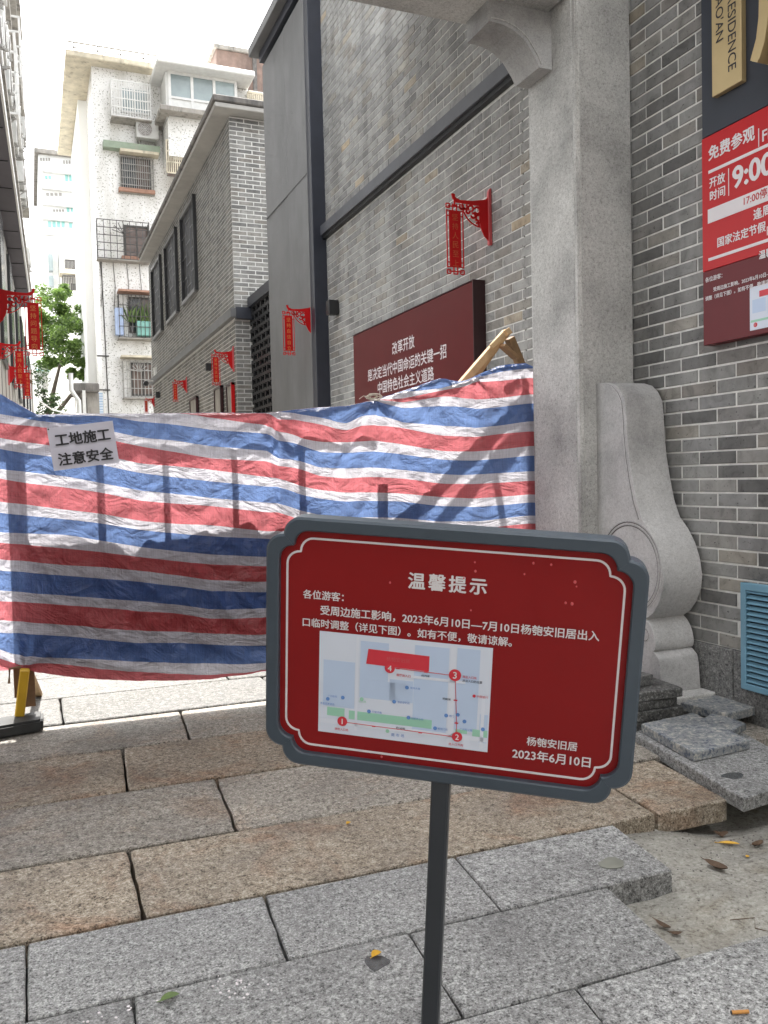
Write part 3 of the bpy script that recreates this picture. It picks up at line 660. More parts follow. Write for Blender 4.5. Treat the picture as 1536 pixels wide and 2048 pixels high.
# ---- drum stones in front of (and behind) the pillar
def drum(label, XD, TH, flip=None):
    t = thing('drum_stone', label, 'carved stone', (XD+.1, 3.4 if not flip else 4.6, 0))
    f = FX((XD, 0, 0)); base = [gx(*q, XD) for q in [(1190, 768), (1215, 765), (1230, 770), (1241, 782), (1249, 800), (1252, 830), (1254, 870), (1258, 915), (1265, 960), (1273, 1003), (1284, 1038), (1300, 1062), (1313, 1090), (1322, 1120), (1327, 1156), (1325, 1182), (1317, 1208), (1305, 1228), (1291, 1238)]]
    pr = [(-p.y, p.z) for p in base]; u0 = -PY0 if not flip else -PY0
    pr[0] = (u0, pr[0][1])
    def scroll(a, b, d, n=10):      # a rounded roll between two points, bulging out by d
        (x0, z0), (x1, z1) = a, b; out = []
        for i in range(n+1):
            t_ = math.pi*i/n; cx, cz = (x0+x1)/2, (z0+z1)/2
            out.append((cx+(x0-x1)/2*math.cos(t_)+d*math.sin(t_), cz+(z0-z1)/2*math.cos(t_)))
        return out
    q = lambda x, y: (lambda p: (-p.y, p.z))(gx(x, y, XD))
    p1 = q(1291, 1240); p2 = q(1308, 1304); p3 = (q(1329, 1362)[0], .108)
    s2 = scroll((p1[0], p1[1]), (p2[0]-.01, p2[1]), .04); s3 = [(p2[0], p2[1]-.002), (p2[0]+.035, p2[1]-.03), (p2[0]+.045, p2[1]-.07), (p2[0]+.055, .1005)]
    prof = pr+s2[1:]+s3+[(u0, .1005)]
    if flip: prof = [(2*-((PY0+PY1)/2)-x, z) for x, z in prof][::-1]
    m = MB(f); m.prism(prof, -TH, 0); m.build('body', 'stone_smooth', t, bevel=.003, smooth=True)
    # raised rim along the carved side, ring lines of the drum and of the small scroll
    def off(L, d):
        r_ = []
        for i, (x, z) in enumerate(L):
            a_ = L[max(i-1, 0)]; b_ = L[min(i+1, len(L)-1)]; dx, dz = b_[0]-a_[0], b_[1]-a_[1]; k = math.hypot(dx, dz) or 1
            r_.append((x+dz/k*-d*-1*-1, z+dx/k*d*-1*-1))
        return r_
    if not flip:
        L = pr[1:]; A = [(x-.024, z-.004) for x, z in L]; B = [(x-.030, z-.0045) for x, z in L]
        cx, cz = q(1238, 1150); cz = (pr[-1][1]+pr[10][1])/2; rad = (pr[10][1]-pr[-1][1])/2
        cx = max(x for x, z in pr)-rad
        m = MB(f)
        m.ribbon(A[:10], B[:10], -.001, .0025)
        for rr_, th in ((rad-.015, .006), (rad-.033, .005)): m.arc((cx, cz), rr_, -95, 175, th, -.001, .003, 40)
        m.arc((s2[5][0]-.075, (p1[1]+p2[1])/2), .036, -150, 130, .004, -.001, .0025, 24)
        m.build('carved_rim', 'stone_smooth', t, smooth=False)
        m = MB(f)
        for rr_ in (rad-.020, rad-.038): m.arc((cx, cz), rr_, -95, 175, .0035, -.001, .0012, 40)
        m.arc((s2[5][0]-.075, (p1[1]+p2[1])/2), .032, -150, 130, .003, -.001, .0012, 24)
        m.ribbon([(x-.0225, z-.004) for x, z in L[:10]], [(x-.0245, z-.004) for x, z in L[:10]], -.001, .0012)
        m.build('groove', 'joint', t)
    yb0, yb1 = (3.21, PY0-.002) if not flip else (PY1+.002, 4.9)
    m = MB(); m.box(XD-.02, XD+TH+.012, yb0, yb1, 0, .1); m.build('base_block', 'stone', t, bevel=.005)
    return t
drum('pale carved scroll-shaped stone rising against the front of the gate pillar', 2.832, .245)
drum('carved scroll stone behind the gate pillar, mostly hidden by the striped tarp', 2.80, .26, True)

# ================================================================== middle building: long brick wall with beam, dark bay
mbd = thing('hall_building', 'tall grey brick hall along the alley with slate beam and dark clad bay', 'building', (XW, 7, 0))
YB = 9.05
m = MB(); m.box(XW+.001, XW+.4, 4.92, YB+.1, 0, 9.0); m.build('wall', 'mortar', mbd)
fm = FX((XW, 0, 0))
zb0, zb1 = 3.86, 3.965
lay_bricks(mbd, fm, -YB, -4.3, 1.0, 9.0, 'brick_hall', jt=.0055, proud=.003, skip=lambda u, v: zb0-.02 < v < zb1+.02 or v > 7.2 or (-8.1 < u < -5.72 and v < 2.5), vis=lambda x, y: x < 1070 and not (x > 960 and y < 60), seed=5, phase=.06)
m = MB(fm); m.box(-YB, -4.27, zb0, zb1, -.02, .07); m.build('beam', 'beam', mbd, bevel=.004)
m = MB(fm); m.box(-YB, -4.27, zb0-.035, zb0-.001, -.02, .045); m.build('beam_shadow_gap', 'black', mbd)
# bay: corner post and cladding
XB = gy(613, 300, YB).x
m = MB(); m.box(XB+.006, XW+.2, YB-.13, YB, 0, 9.0); m.build('corner_post', 'metal_blue', mbd, bevel=.004)
YE = 10.8
mid = (YB+YE)/2-.1
m = MB(); m.box(XB, XW+.2, YB+.002, mid-.004, 0, 6.5); m.build('cladding_panel', 'metal_grey', mbd, bevel=.004)
m = MB(); m.box(XB+.004, XW+.2, mid+.004, YE, 0, 6.5); m.build('cladding_panel', 'metal_grey', mbd, bevel=.004)
z1_ = gx(497, 112, XB-.3).z
ev = gx(497, 112, XB-.12)
m = MB(); m.box(XB-.12, XW+.6, YB-.25, ev.y, ev.z-.02, ev.z+.10); m.build('eave', 'metal_grey', mbd, bevel=.006)
m = MB(); m.box(XB-.02, XW+.6, YB-.13, ev.y-.15, ev.z-.14, ev.z-.022); m.build('cornice', 'metal_blue', mbd)
for z_, yy in ((gx(590, 375, XB).z, 0),):
    m = MB(); m.box(XB-.003, XB+.02, YB+.01, YE-.02, z_, z_+.012); m.build('cladding_joint', 'black', mbd)
# notice board on the wall
bd = thing('slogan_board', 'large maroon board with white Chinese slogan on the alley brick wall', 'sign', (XW, 6.9, 2))
XD_ = XW-.10
def bp(x, y): p = gx(x, y, XD_); return (-p.y, p.z)
bu0, bz1 = bp(706, 672); bu1, _ = bp(945, 562); bz1 = (bz1+bp(945, 562)[1])/2
fb = FX((XD_, 0, 0))
m = MB(fb); m.box(bu0, bu1, 1.0, bz1, -.096, 0); m.build('panel', 'maroon', bd, bevel=.004)
m = MB(fb); m.box(bu1+.0005, bu1+.012, .998, bz1+.002, -.096, .004); m.build('side_trim', 'maroon_side', bd)
m = MB(fb); m.box(bu0-.002, bu1+.012, bz1+.001, bz1+.008, -.096, .004); m.build('top_trim', 'maroon_side', bd)
a = bp(785, 711); b = bp(829, 684); letter(bd, '改革开放', fb, a[0], a[1], u1=b[0], bold=.012, w=.001)
a = bp(736, 764); b = bp(893, 708); letter(bd, '是决定当代中国命运的关键一招', fb, a[0], a[1], u1=b[0], bold=.012, w=.001)
a = bp(756, 789); b = bp(868, 757); letter(bd, '中国特色社会主义道路', fb, a[0], a[1], u1=b[0], bold=.012, w=.001)
h_ = a[1]
letter(bd, '是创造人民美好生活的必由之路', fb, bp(736, 764)[0], h_-.30, u1=bp(893, 708)[0], bold=.012, w=.001)

# box lamps
def wall_lamp(label, x0, y0, x1, y1, X, depth=.11):
    p = gx((x0+x1)/2, y0, X); q = gx((x0+x1)/2, y1, X)
    t = thing('wall_lamp', label, 'wall lamp', (X, p.y, (p.z+q.z)/2), 'black box lamps on the grey brick walls')
    f = FX((X, p.y, 0)); hw = (p.z-q.z)*.34
    m = MB(f); m.box(-hw, hw, q.z, p.z, .012, depth); m.build('housing', 'black', t, bevel=.004)
    m = MB(f); m.box(-hw*.6, hw*.6, q.z+.02, p.z-.02, 0, .012); m.build('back_plate', 'metal_blue', t)
    m = MB(f); m.box(-hw*.75, hw*.75, q.z-.004, q.z-.0005, .03, depth-.015); m.build('lens', 'glass_dark', t)
    return t
wall_lamp('black box lamp on the brick wall left of the maroon slogan board', 676, 602, 676, 631, XW, .12)

# ================================================================== lanterns (red fretwork bracket with hanging plate)
def lantern(label, base, s, text, sc=1.0, mirror=1, out=.44):
    """base: where the bracket meets the wall; s: +1 reaches to +X, -1 to -X"""
    t = thing('bracket_sign', label, 'bracket sign', base, 'red fretwork bracket signs along the alley')
    f = Fr(base, (s, 0, 0), (0, 0, 1), (0, -1, 0)); k = sc
    m = MB(f); m.prism([(0, -.25*k), (.035*k, -.25*k), (.035*k, .20*k), (.03*k, .25*k), (.02*k, .275*k), (0, .28*k)], -.014, .014)
    m.build('wall_plate', 'red_plate', t, bevel=.003)
    m = MB(f); m.prism([(.03*k, .2*k), (.055*k, .17*k), (.2*k, .145*k), (.33*k, .14*k), (.375*k, .16*k), (.395*k, .195*k), (.415*k, .19*k), (.405*k, .15*k), (.37*k, .115*k), (.3*k, .112*k), (.13*k, .105*k), (.125*k, -.02*k), (.11*k, -.10*k), (.075*k, -.17*k), (.03*k, -.215*k)], -.005, .005)
    m.build('bracket_arm', 'red_paint', t)
    m = MB(f); T = .018*k
    for c, r_, a0, a1 in (((.15, .062), .030, 20, 330), ((.215, .074), .026, -40, 260), ((.275, .086), .022, 120, 400), ((.135, -.005), .026, -30, 250), ((.19, .010), .022, 60, 360), ((.245, .045), .018, 150, 420), ((.115, -.065), .020, -60, 200), ((.155, -.04), .015, 30, 300), ((.305, .078), .022, 180, 330)):
        m.arc((c[0]*k, c[1]*k), r_*k, a0, a1, T, -.004, .004, 14)
    m.prism([(.3*k, .112*k), (.33*k, .112*k), (.12*k, -.095*k), (.1*k, -.085*k)], -.0035, .0035) if False else None
    m.arc((.10*k, .115*k), .205*k, -85, -2, .010*k, -.0038, .0038, 18)
    m.build('scrollwork', 'red_paint', t)
    uc = .385*k; vt_ = .10*k                      # hanging plate
    m = MB(f); m.box(uc-.006*k, uc+.006*k, vt_-.01, .19*k, -.004, .004); m.build('hanger', 'red_paint', t)
    w2, hp = .060*k, .52*k; top = vt_-.062*k
    m = MB(f); m.box(uc-w2, uc+w2, top-hp, top, -.004, .004); m.build('plate', 'red_paint', t)
    m = MB(f); b = .009*k; ow = w2+.024*k
    for sx in (-1, 1):
        m.box(uc+sx*ow-b/2, uc+sx*ow+b/2, top-hp-.005*k, top+.005*k, -.004, .004)
        for vv in (top-.002*k, top-.05*k, top-hp+.045*k, top-hp+.002*k): m.box(min(uc+sx*w2, uc+sx*ow), max(uc+sx*w2, uc+sx*ow), vv-b/2, vv+b/2, -.0035, .0035)
        for (cv, sg) in ((top+.042*k, 1), (top-hp-.042*k, -1)):
            cu_ = uc+sx*(ow-.014*k); e = .018*k
            m.box(cu_-e, cu_+e, cv-b/2+e, cv+b/2+e, -.004, .004); m.box(cu_-e, cu_+e, cv-b/2-e, cv+b/2-e, -.004, .004)
            m.box(cu_-e-b/2, cu_-e+b/2, cv-e, cv+e, -.0036, .0036); m.box(cu_+e-b/2, cu_+e+b/2, cv-e, cv+e, -.0036, .0036)
            m.box(min(cu_, uc), max(cu_, uc), cv-b/2-sg*.004*k, cv+b/2-sg*.004*k, -.0045, .0045)
            m.box(uc+sx*.02*k-b/2, uc+sx*.02*k+b/2, min(cv+sg*.02*k, cv-sg*.05*k), max(cv+sg*.02*k, cv-sg*.05*k), -.0048, .0048)
    m.box(uc-.02*k, uc+.02*k, vt_-.02*k, vt_-.008*k, -.005, .005)
    m.box(uc-.024*k, uc+.024*k, top-hp-.066*k, top-hp-.057*k, -.0052, .0052)
    m.build('fret_border', 'red_paint', t)
    fr2 = Fr(base, (1, 0, 0), (0, 0, 1)); 
    vertical_text(t, text, fr2, s*uc, top-.03*k, .062*k, .084*k, 'gold_print' if abs(base[1]) < 6 else 'gold_bright', bold=.0, w=.0052)
    return t
def lant_at(label, bx, byt, byb, X, s, text, out=None):
    """bx: photo x of the wall plate; byt, byb: photo y of its top and bottom"""
    p = gx(bx, (byt+byb)/2, X); hgt = gx(bx, byt, X).z-gx(bx, byb, X).z
    return lantern(label, (X, p.y, p.z), s, text, sc=hgt/.53)
lant_at('largest red bracket sign, on the brick wall above the maroon board', 982, 380, 495, XW-.005, -1, '坚持人民至上')
lant_at('red bracket sign on the dark clad bay, left of the box lamp', 626, 603, 675, XB+.03, -1, '坚持自信自立')

# ================================================================== two-storey brick house further on
YH = 13.6
c0 = gy(457, 232, YH); XH = c0.x+.0; ZH = c0.z
YH2 = 23.6
hs_ = thing('brick_house', 'two-storey grey brick house with tall lattice windows and stained concrete eave', 'house', (XH, YH, 0))
m = MB(); m.box(XH+.006, XH+4, YH+.006, YH2, 0, ZH); m.build('wall', 'mortar_far', hs_)
ff = FY((0, YH+.006, 0)); fsd = FX((XH+.006, 0, 0))
zl1 = gy(470, 618, YH).z; zl0 = gy(470, 636, YH).z
lay_bricks(hs_, ff, XH, XH+1.3, .9, ZH, 'brick_far', jt=.008, L=.245, H=.0685, limit=150, proud=.0035, seed=9, vis=lambda x, y: x < 545,
           skip=lambda u, v: (zl0-.02 < v < zl1+.02) or (v < zl0 and u > XH+.29))
wins = []
for (xa, xb, yt, yb) in ((365, 394, 395, 620), (331, 355, 455, 655), (303, 322, 510, 678)):
    pa = gx(xa, 500, XH); pb = gx(xb, 500, XH); zt = (gx(xa+2, yt+28 if xa > 340 else yt+18, XH).z+gx(xb-2, yt, XH).z)/2; zb = (gx(xb, yb-22, XH).z+gx(xa, yb, XH).z)/2
    wins.append((-pa.y, -pb.y, zb, zt))
zt = max(w[3] for w in wins[:1]); zb = sum(w[2] for w in wins)/3
wins = [(a+.06, b-.06, zb+.05, zt-.05) for a, b, _, _ in wins]
def skip_side(u, v):
    if zl0-.03 < v < zl1+.02: return True
    return any(a-.04 < u < b+.04 and zb_-.04 < v < zt_+.04 for a, b, zb_, zt_ in wins)
lay_bricks(hs_, fsd, -YH2, -YH, .9, ZH, 'brick_far', jt=.0085, limit=150, proud=.0035, seed=10, skip=skip_side)
m = MB(fsd); m.box(-YH2, -YH+.09, zl0, zl1, 0, .09); m.build('ledge', 'metal_grey', hs_, bevel=.006)
m = MB(ff); m.box(XH+.005, XH+.33, zl0-.02, zl1+.02, 0, .10); m.build('ledge', 'metal_blue', hs_, bevel=.006)
for a, b, zb_, zt_ in wins:
    w = MB(fsd); T = .06
    w.box(a-T, a, zb_-T, zt_+T, 0, .06); w.box(b, b+T, zb_-T, zt_+T, 0, .06); w.box(a, b, zt_, zt_+T, 0, .055); w.box(a, b, zb_-T-.02, zb_, 0, .075)
    wo_ = w.build('window', 'metal_grey', hs_, bevel=.004)
    m = MB(fsd); m.box(a, b, zb_, zt_, .002, .008); m.build('pane', 'dark', wo_)
    m = MB(fsd); ncol = 3; cw = (b-a)/ncol; rr = random.Random(3)
    for i in range(ncol+1): m.box(a+i*cw-.006, a+i*cw+.006, zb_, zt_, .02, .03)
    for ea, eb, ez0, ez1, ew in ((a-.001, a+.02, zb_, zt_, .066), (b-.02, b+.001, zb_, zt_, .066), (b+T+.001, b+T+.015, zb_-T, zt_+T, .07)):
        e_ = MB(fsd); e_.box(ea, eb, ez0, ez1, 0, ew); e_.build('edge_strip', 'black', wo_)
    nr = int((zt_-zb_)/.2)
    for j in range(nr+1):
        z = zb_+(zt_-zb_)*j/nr
        for i in range(ncol):
            if (i+j) % 2 == 0 or j in (0, nr): m.box(a+i*cw, a+(i+1)*cw, z-.006, z+.006, .021, .029)
            else: m.box(a+(i+.5)*cw-.006, a+(i+.5)*cw+.006, z-.07, z+.07, .0215, .0285)
    m.build('lattice', 'beam', wo_)
# eave slab with weathered top edge
OV = .27
e0 = gy(432, 200, YH-OV)
m = MB(); m.box(XH-OV, XH+4.2, YH-OV, YH2-.35, ZH+.01, ZH+.085); m.build('eave', 'eave_plaster', hs_, bevel=.01)
m = MB(); m.box(XH-OV-.03, XH+4.2, YH-OV-.03, YH2-.35, ZH+.09, ZH+.19); m.build('eave_top', 'concrete_dark', hs_, bevel=.015)
# black lattice screen set back beside the corner
XL = XH+.27
m = MB(); m.box(XL+.03, XL+.3, 10.9, YH+.004, 0, gx(520, 602, XL).z); m.build('screen_backing', 'dark', hs_)
fl = FX((XL+.03, 0, 0)); zs1 = gx(520, 602, XL).z; m = MB(fl)
ny, nz_ = 10, 22
for j in range(nz_+1):
    z = 1.2+(zs1-1.2)*j/nz_; m.box(-YH, -10.9, z-.02, z+.02, .002, .05)
for i in range(ny+1):
    for j in range(nz_):
        z = 1.2+(zs1-1.2)*(j+.5)/nz_; u = -YH+(YH-10.9)*(i+(j % 2)*.5)/ny
        if u < -10.95: m.box(u-.03, u+.03, z-.10, z+.10, .003, .048)
m.build('block_screen', 'black', hs_)
m = MB(fl); m.box(-YH+.02, -10.85, zs1, zs1+.16, 0, .09); m.build('screen_beam', 'metal_blue', hs_, bevel=.004)
lant_at('red bracket sign at the near corner of the brick house', 468, 693, 745, XH, -1, '坚持守正创新')
lant_at('smaller red bracket sign midway along the brick house', 374, 754, 787, XH, -1, '坚持系统观念')
lant_at('smallest red bracket sign, at the far end of the brick house', 309, 792, 815, XH, -1, '坚持胸怀天下')
wall_lamp('black box lamp beside the near corner sign of the brick house', 423, 727, 423, 742, XH)
wall_lamp('black box lamp at the far end of the brick house wall', 320, 784, 320, 796, XH)
for lab, xa, xb, yt, rm in (('narrow dark notice panel with a bright red edge by the house corner', 459, 471, 764, 'red_paint'), ('dark framed notice panel in the middle of the brick house wall', 434, 448, 770, 'maroon_side'), ('dark framed notice panel furthest along the brick house wall', 384, 398, 792, 'maroon_side')):
    pa = gx(xa, 800, XH); pb = gx(xb, 800, XH); z = gx(xb, yt, XH).z
    t = thing('notice_board', lab, 'sign', (XH, pa.y, z), 'framed notice boards on the brick house')
    f = FX((XH, 0, 0)); m = MB(f); m.box(-pa.y+.04, -pb.y-.04, 1.0, z-.04, .01, .045); m.build('panel', 'concrete', t)
    m = MB(f); m.box(-pa.y, -pb.y, z-.04, z, .008, .06); m.box(-pa.y, -pa.y+.05, 1.0, z, .0085, .0605); m.build('frame', 'maroon_side', t)
    m = MB(f); m.box(-pb.y-.05, -pb.y, 1.0, z, .0085, .062); m.build('frame', rm, t)
sc_ = thing('security_camera', 'small black camera on the far corner of the brick house', 'camera', (XH-.2, 23.2, 3.2))
p = gx(297, 770, XH-.2)
m = MB(); m.tube([(XH-.3, p.y-.35, p.z), (XH-.28, p.y+.05, p.z+.03)], .065, 10); m.build('body', 'black', sc_)
m = MB(); m.bar((XH, p.y, p.z+.12), (XH-.28, p.y-.1, p.z+.1), .03); m.build('arm', 'white_metal', sc_)
m = MB(); m.box(XH-.05, XH+.01, p.y-.2, p.y+.1, p.z+.15, p.z+.45); m.build('junction_box', 'white_metal', sc_, bevel=.005)

# ================================================================== white apartment block
YA = 33.0
ap = thing('apartment_block', 'white speckled-tile apartment block with barred windows and stained eaves', 'building', (4, YA, 0))
def ay(x, y, Y=YA): p = gy(x, y, Y); return (p.x, p.z)
xa0 = ay(197, 521)[0]; zroof = ay(300, 150)[1]
m = MB(); m.box(xa0, 13, YA+.01, YA+9, 0, zroof); m.build('wall', 'white_tile', ap)
# side wing, further left and back (bright)
# roof eave
fa = FY((0, YA, 0))
ex0 = ay(152, 122, YA-.7)[0]
m = MB(); m.box(xa0-.9, ay(322, 140, YA-.5)[0], YA-.55, YA+9.3, zroof-.0, zroof+.22); m.build('eave', 'tan_stucco', ap, bevel=.03)
m = MB()
for i in range(5): x = xa0-.6+i*.62*1.3; m.bar((x, YA-.3, zroof+.2), (x, YA-.3, zroof+.6), .04)
m.bar((xa0-.8, YA-.3, zroof+.6), (xa0+2.9, YA-.3, zroof+.6), .05); m.bar((xa0-.8, YA-.3, zroof+.42), (xa0+2.9, YA-.3, zroof+.42), .04)
m.build('roof_railing', 'bar_grey', ap)
m = MB(); m.box(xa0-.6, xa0+2.9, YA+.2, YA+1.2, zroof+.22, zroof+.55); m.build('roof_parapet', 'rust', ap)
def window(x0, y0, x1, y1, pane='glass_dark', cage=None, bars=(10, 4), cagemat='white_metal', out=.5, sill=None, fan=False, Y=YA, px=None):
    a, zt = ay(x0, y0, Y); b, zb = ay(x1, y1, Y); f = FY((0, Y, 0)); T = .07
    m = MB(f); m.box(a, a+T, zb, zt, 0, .05); m.box(b-T, b, zb, zt, 0, .05); m.box(a+T, b-T, zt-T, zt, 0, .048); m.box(a+T, b-T, zb, zb+T, 0, .048); m.box((a+b)/2-.03, (a+b)/2+.03, zb+T, zt-T, 0, .045)
    w = m.build('window', 'bar_dark' if pane != 'glass_pale' else 'white_metal', ap)
    m = MB(f); m.box(a+T, (a+b)/2-.03, zb+T, zt-T, .004, .02); m.build('pane', pane, w)
    m = MB(f); m.box((a+b)/2+.03, b-T, zb+T, zt-T, .0045, .022); m.build('pane', pane if pane != 'glass_dark' else 'glass_brown', w)
    if sill:
        m = MB(f); m.box(a-.12, b+.12, zb-.14, zb-.005, 0, .25); m.build('sill', sill, w)
    if cage:
        ca, czt = ay(cage[0], cage[1], Y-out); cb, czb = ay(cage[2], cage[3], Y-out); r_ = .032 if cagemat == 'white_metal' else .022
        m = MB(f)
        for i in range(bars[0]+1):
            u = ca+(cb-ca)*i/bars[0]; m.box(u-r_/2, u+r_/2, czb, czt, out-r_/2, out+r_/2)
        for j in range(bars[1]+1):
            v = czb+(czt-czb)*j/bars[1]; m.box(ca-.02, cb+.02, v-r_/2, v+r_/2, out-r_/2-.003, out+r_/2+.003)
            for u in (ca, cb): m.box(u-r_/2, u+r_/2, v-r_/2-.002, v+r_/2+.002, .0, out)
        for i in range(1, 3):
            for u in (ca, cb): m.box(u-r_/2-.001, u+r_/2+.001, czb, czt, out*i/3-r_/2, out*i/3+r_/2)
        if fan:
            cx = (ca+cb)/2; rr_ = min((cb-ca)*.3, (czt-czb)*.3)
            for k in range(7):
                t_ = R(15+k*25); m.bar(*[tuple(q) for q in ((cx, czt-rr_*1.1, out+.004), (cx+rr_*math.cos(t_), czt-rr_*1.1+rr_*math.sin(t_), out+.004))], .022)
        m.build('window_cage', cagemat, w)
        m = MB(f); m.box(ca-.03, cb+.03, czb-.06, czb-.02, 0, out+.03); m.build('cage_floor', 'concrete', w)
    return w, (a, b, zb, zt)
window(240, 172, 298, 232, 'glass_pale', (222, 158, 302, 240), (15, 4), 'white_metal', .6)
window(241, 312, 302, 384, 'glass_dark', (240, 312, 308, 388), (15, 5), 'bar_grey', .12, 'brick_sill')
window(247, 450, 300, 518, 'glass_brown', (193, 437, 300, 522), (8, 5), 'bar_dark', .4, 'brick_sill', True)
w4, _ = window(256, 594, 310, 668, 'glass_dark', (237, 588, 308, 676), (8, 4), 'bar_dark', .5, None, True)
window(260, 725, 312, 792, 'glass_brown', (246, 722, 312, 795), (9, 4), 'bar_grey', .4, None, True)
for (x0, x1, y) in ((234, 312, 586), (240, 312, 716)):
    m = MB(fa); a, z = ay(x0, y); b, _ = ay(x1, y); m.box(a, b, z-.035, z+.035, 0, .6); m.build('awning', 'brick_sill' if y == 586 else 'tan_stucco', ap)
m = MB(fa); a, z1 = ay(205, 285); b, z0 = ay(318, 312); m.box(a, b, z0-.02, z1-.02, 0, .35); m.build('canopy', 'green_film', ap)
m = MB(fa); m.box(ay(238, 300)[0], ay(315, 300)[0], z0-.12, z0-.025, 0, .42); m.build('canopy_edge', 'tan_stucco', ap)
# wires down the wall
m = MB()
for x in (200, 226, 253, 278):
    a, z = ay(x, 524); m.tube([(a, YA-.02, z), (a+.05, YA-.03, z-.9), (a-.02, YA-.02, z-1.5-random.random())], .012, 5)
a, z = ay(202, 520); m.tube([(a, YA-.02, z), (a+.1, YA-.02, 2)], .02, 5)
m.build('cable', 'bar_dark', ap)
# glazed balcony at the upper right
bx0, bzt = ay(338, 148, YA-1.4); bx1, bzb = ay(472, 205, YA-1.4)
m = MB(); m.box(bx0-.5, bx1+.6, YA-2.0, YA+3, bzt+.12, bzt+.32); m.build('balcony_roof', 'white_metal', ap, bevel=.03)
m = MB(); m.box(bx0-.1, bx1, YA-1.4, YA+.0, bzt-2.9, bzt-1.55); m.build('balcony', 'white_tile', ap)
fbz = FY((0, YA-1.4, 0))
m = MB(fbz)
nxb = 3; sw = (bx1-bx0)/nxb
for i in range(nxb+1): m.box(bx0+i*sw-.05, bx0+i*sw+.05, bzt-1.549, bzt+.119, -.05, .03)
m.box(bx0, bx1, bzt+.02, bzt+.118, -.052, .032); m.box(bx0, bx1, bzt-1.55, bzt-1.42, -.052, .032); m.box(bx0, bx1, bzt-.85, bzt-.77, -.052, .032)
wf = m.build('balcony_window', 'white_metal', ap)
for i in range(nxb):
    m = MB(fbz); m.box(bx0+i*sw+.05, bx0+(i+1)*sw-.05, bzt-.77, bzt+.02, -.03, -.01); m.build('pane', 'glass_pale', wf)
    m = MB(fbz); m.box(bx0+i*sw+.05, bx0+(i+1)*sw-.05, bzt-1.42, bzt-.85, -.03, -.01); m.build('pane', 'white_metal', wf)
m = MB(); m.box(bx0-.12, bx0-.02, YA-1.35, YA, bzt-1.5, bzt+.1); m.build('balcony_side', 'white_metal', ap)
# planter ledge below it and the lower bay
lx0, lz = ay(318, 218, YA-1.6); lx1, _ = ay(420, 232, YA-1.6)
m = MB(); m.box(lx0, lx1+2, YA-1.9, YA, lz-.12, lz+.06); m.build('balcony_ledge', 'concrete', ap, bevel=.02)
m = MB(); m.box(lx0+.5, lx1+2, YA-1.3, YA, lz-1.6, lz-.121); m.build('balcony', 'white_tile', ap)
cx0, cz1 = ay(332, 280, YA-1.35); cx1, cz0 = ay(380, 350, YA-1.35)
f_ = FY((0, YA-1.35, 0)); m = MB(f_)
for i in range(12): u = cx0+(cx1-cx0)*i/11; m.box(u-.02, u+.02, cz0, cz1, 0, .04)
for j in range(4): v = cz0+(cz1-cz0)*j/3; m.box(cx0, cx1, v-.02, v+.02, -.003, .043)
m.build('window_cage', 'tan_stucco', ap)
m = MB(f_); m.box(cx0+.05, cx1+.3, cz0, cz1, -.4, -.1); m.build('window_recess', 'glass_brown', ap)
# right neighbour's window bars above the brick house
f_ = FY((0, YA-1.0, 0)); a, z1 = ay(495, 185, YA-1); b, z0 = ay(525, 205, YA-1); m = MB(f_)
for i in range(8): u = a+(b-a)*i/7; m.box(u-.03, u+.03, z0, z1, 0, .05)
m.box(a, b, z1-.04, z1+.04, -.01, .06); m.box(a, b, z0-.04, z0+.04, -.01, .06); m.build('window_cage', 'tan_stucco', ap)
m = MB(); m.box(bx1+.15, bx1+2.5, YA-.9, YA-.1, z0-4, bzt+.1); m.build('stair_wall', 'white_tile', ap)
# rooftop tank room
a, z1 = ay(432, 97, YA+1); b, z0 = ay(560, 160, YA+1)
m = MB(); m.box(a, b+1, YA+1, YA+5, z0-1.2, z1); m.build('tank_room', 'rust', ap, bevel=.02)
m = MB(); m.box(a-.1, b+1, YA+.9, YA+5.1, z1, z1+.15); m.build('tank_room_roof', 'concrete', ap)
m = MB(); m.box(a+1.45, a+1.6, YA+.88, YA+.99, z0-1, z1-.02); m.build('tank_room_pipe', 'concrete_dark', ap)
# side eave seen from below
# ---- plants on the window cage
pt = thing('potted_plants', 'green potted plants and pale blue tub behind window bars of the apartment', 'plants', (*[ay(275, 650)[0]], YA-.3, ay(275, 670)[1]))
a, z = ay(262, 672, YA-.3); m = MB(); m.box(a+.2, a+1.0, YA-.45, YA-.15, z, z+.55); m.build('tub', 'turquoise', pt, bevel=.03)
m = MB(); m.box(a-.55, a-.25, YA-.4, YA-.2, z, z+1.0); m.build('crate', 'pale_blue', pt, bevel=.02)
m = MB(); rr = random.Random(4)
for k in range(60):
    c = Vector((a+rr.uniform(-.2, 1.1), YA-.35+rr.uniform(-.1, .1), z+.5)); e = c+Vector((rr.uniform(-.35, .35), rr.uniform(-.1, .1), rr.uniform(.2, .8))); d = Vector((rr.uniform(-.04, .04), 0, .05))
    m.add([tuple(c-d*.3), tuple(c+Vector((.03, 0, 0))), tuple(e), tuple((c+e)/2+Vector((-.06, 0, .02)))], [(0, 1, 2, 3)], rr.random())
m.build('leaves', 'foliage', pt)

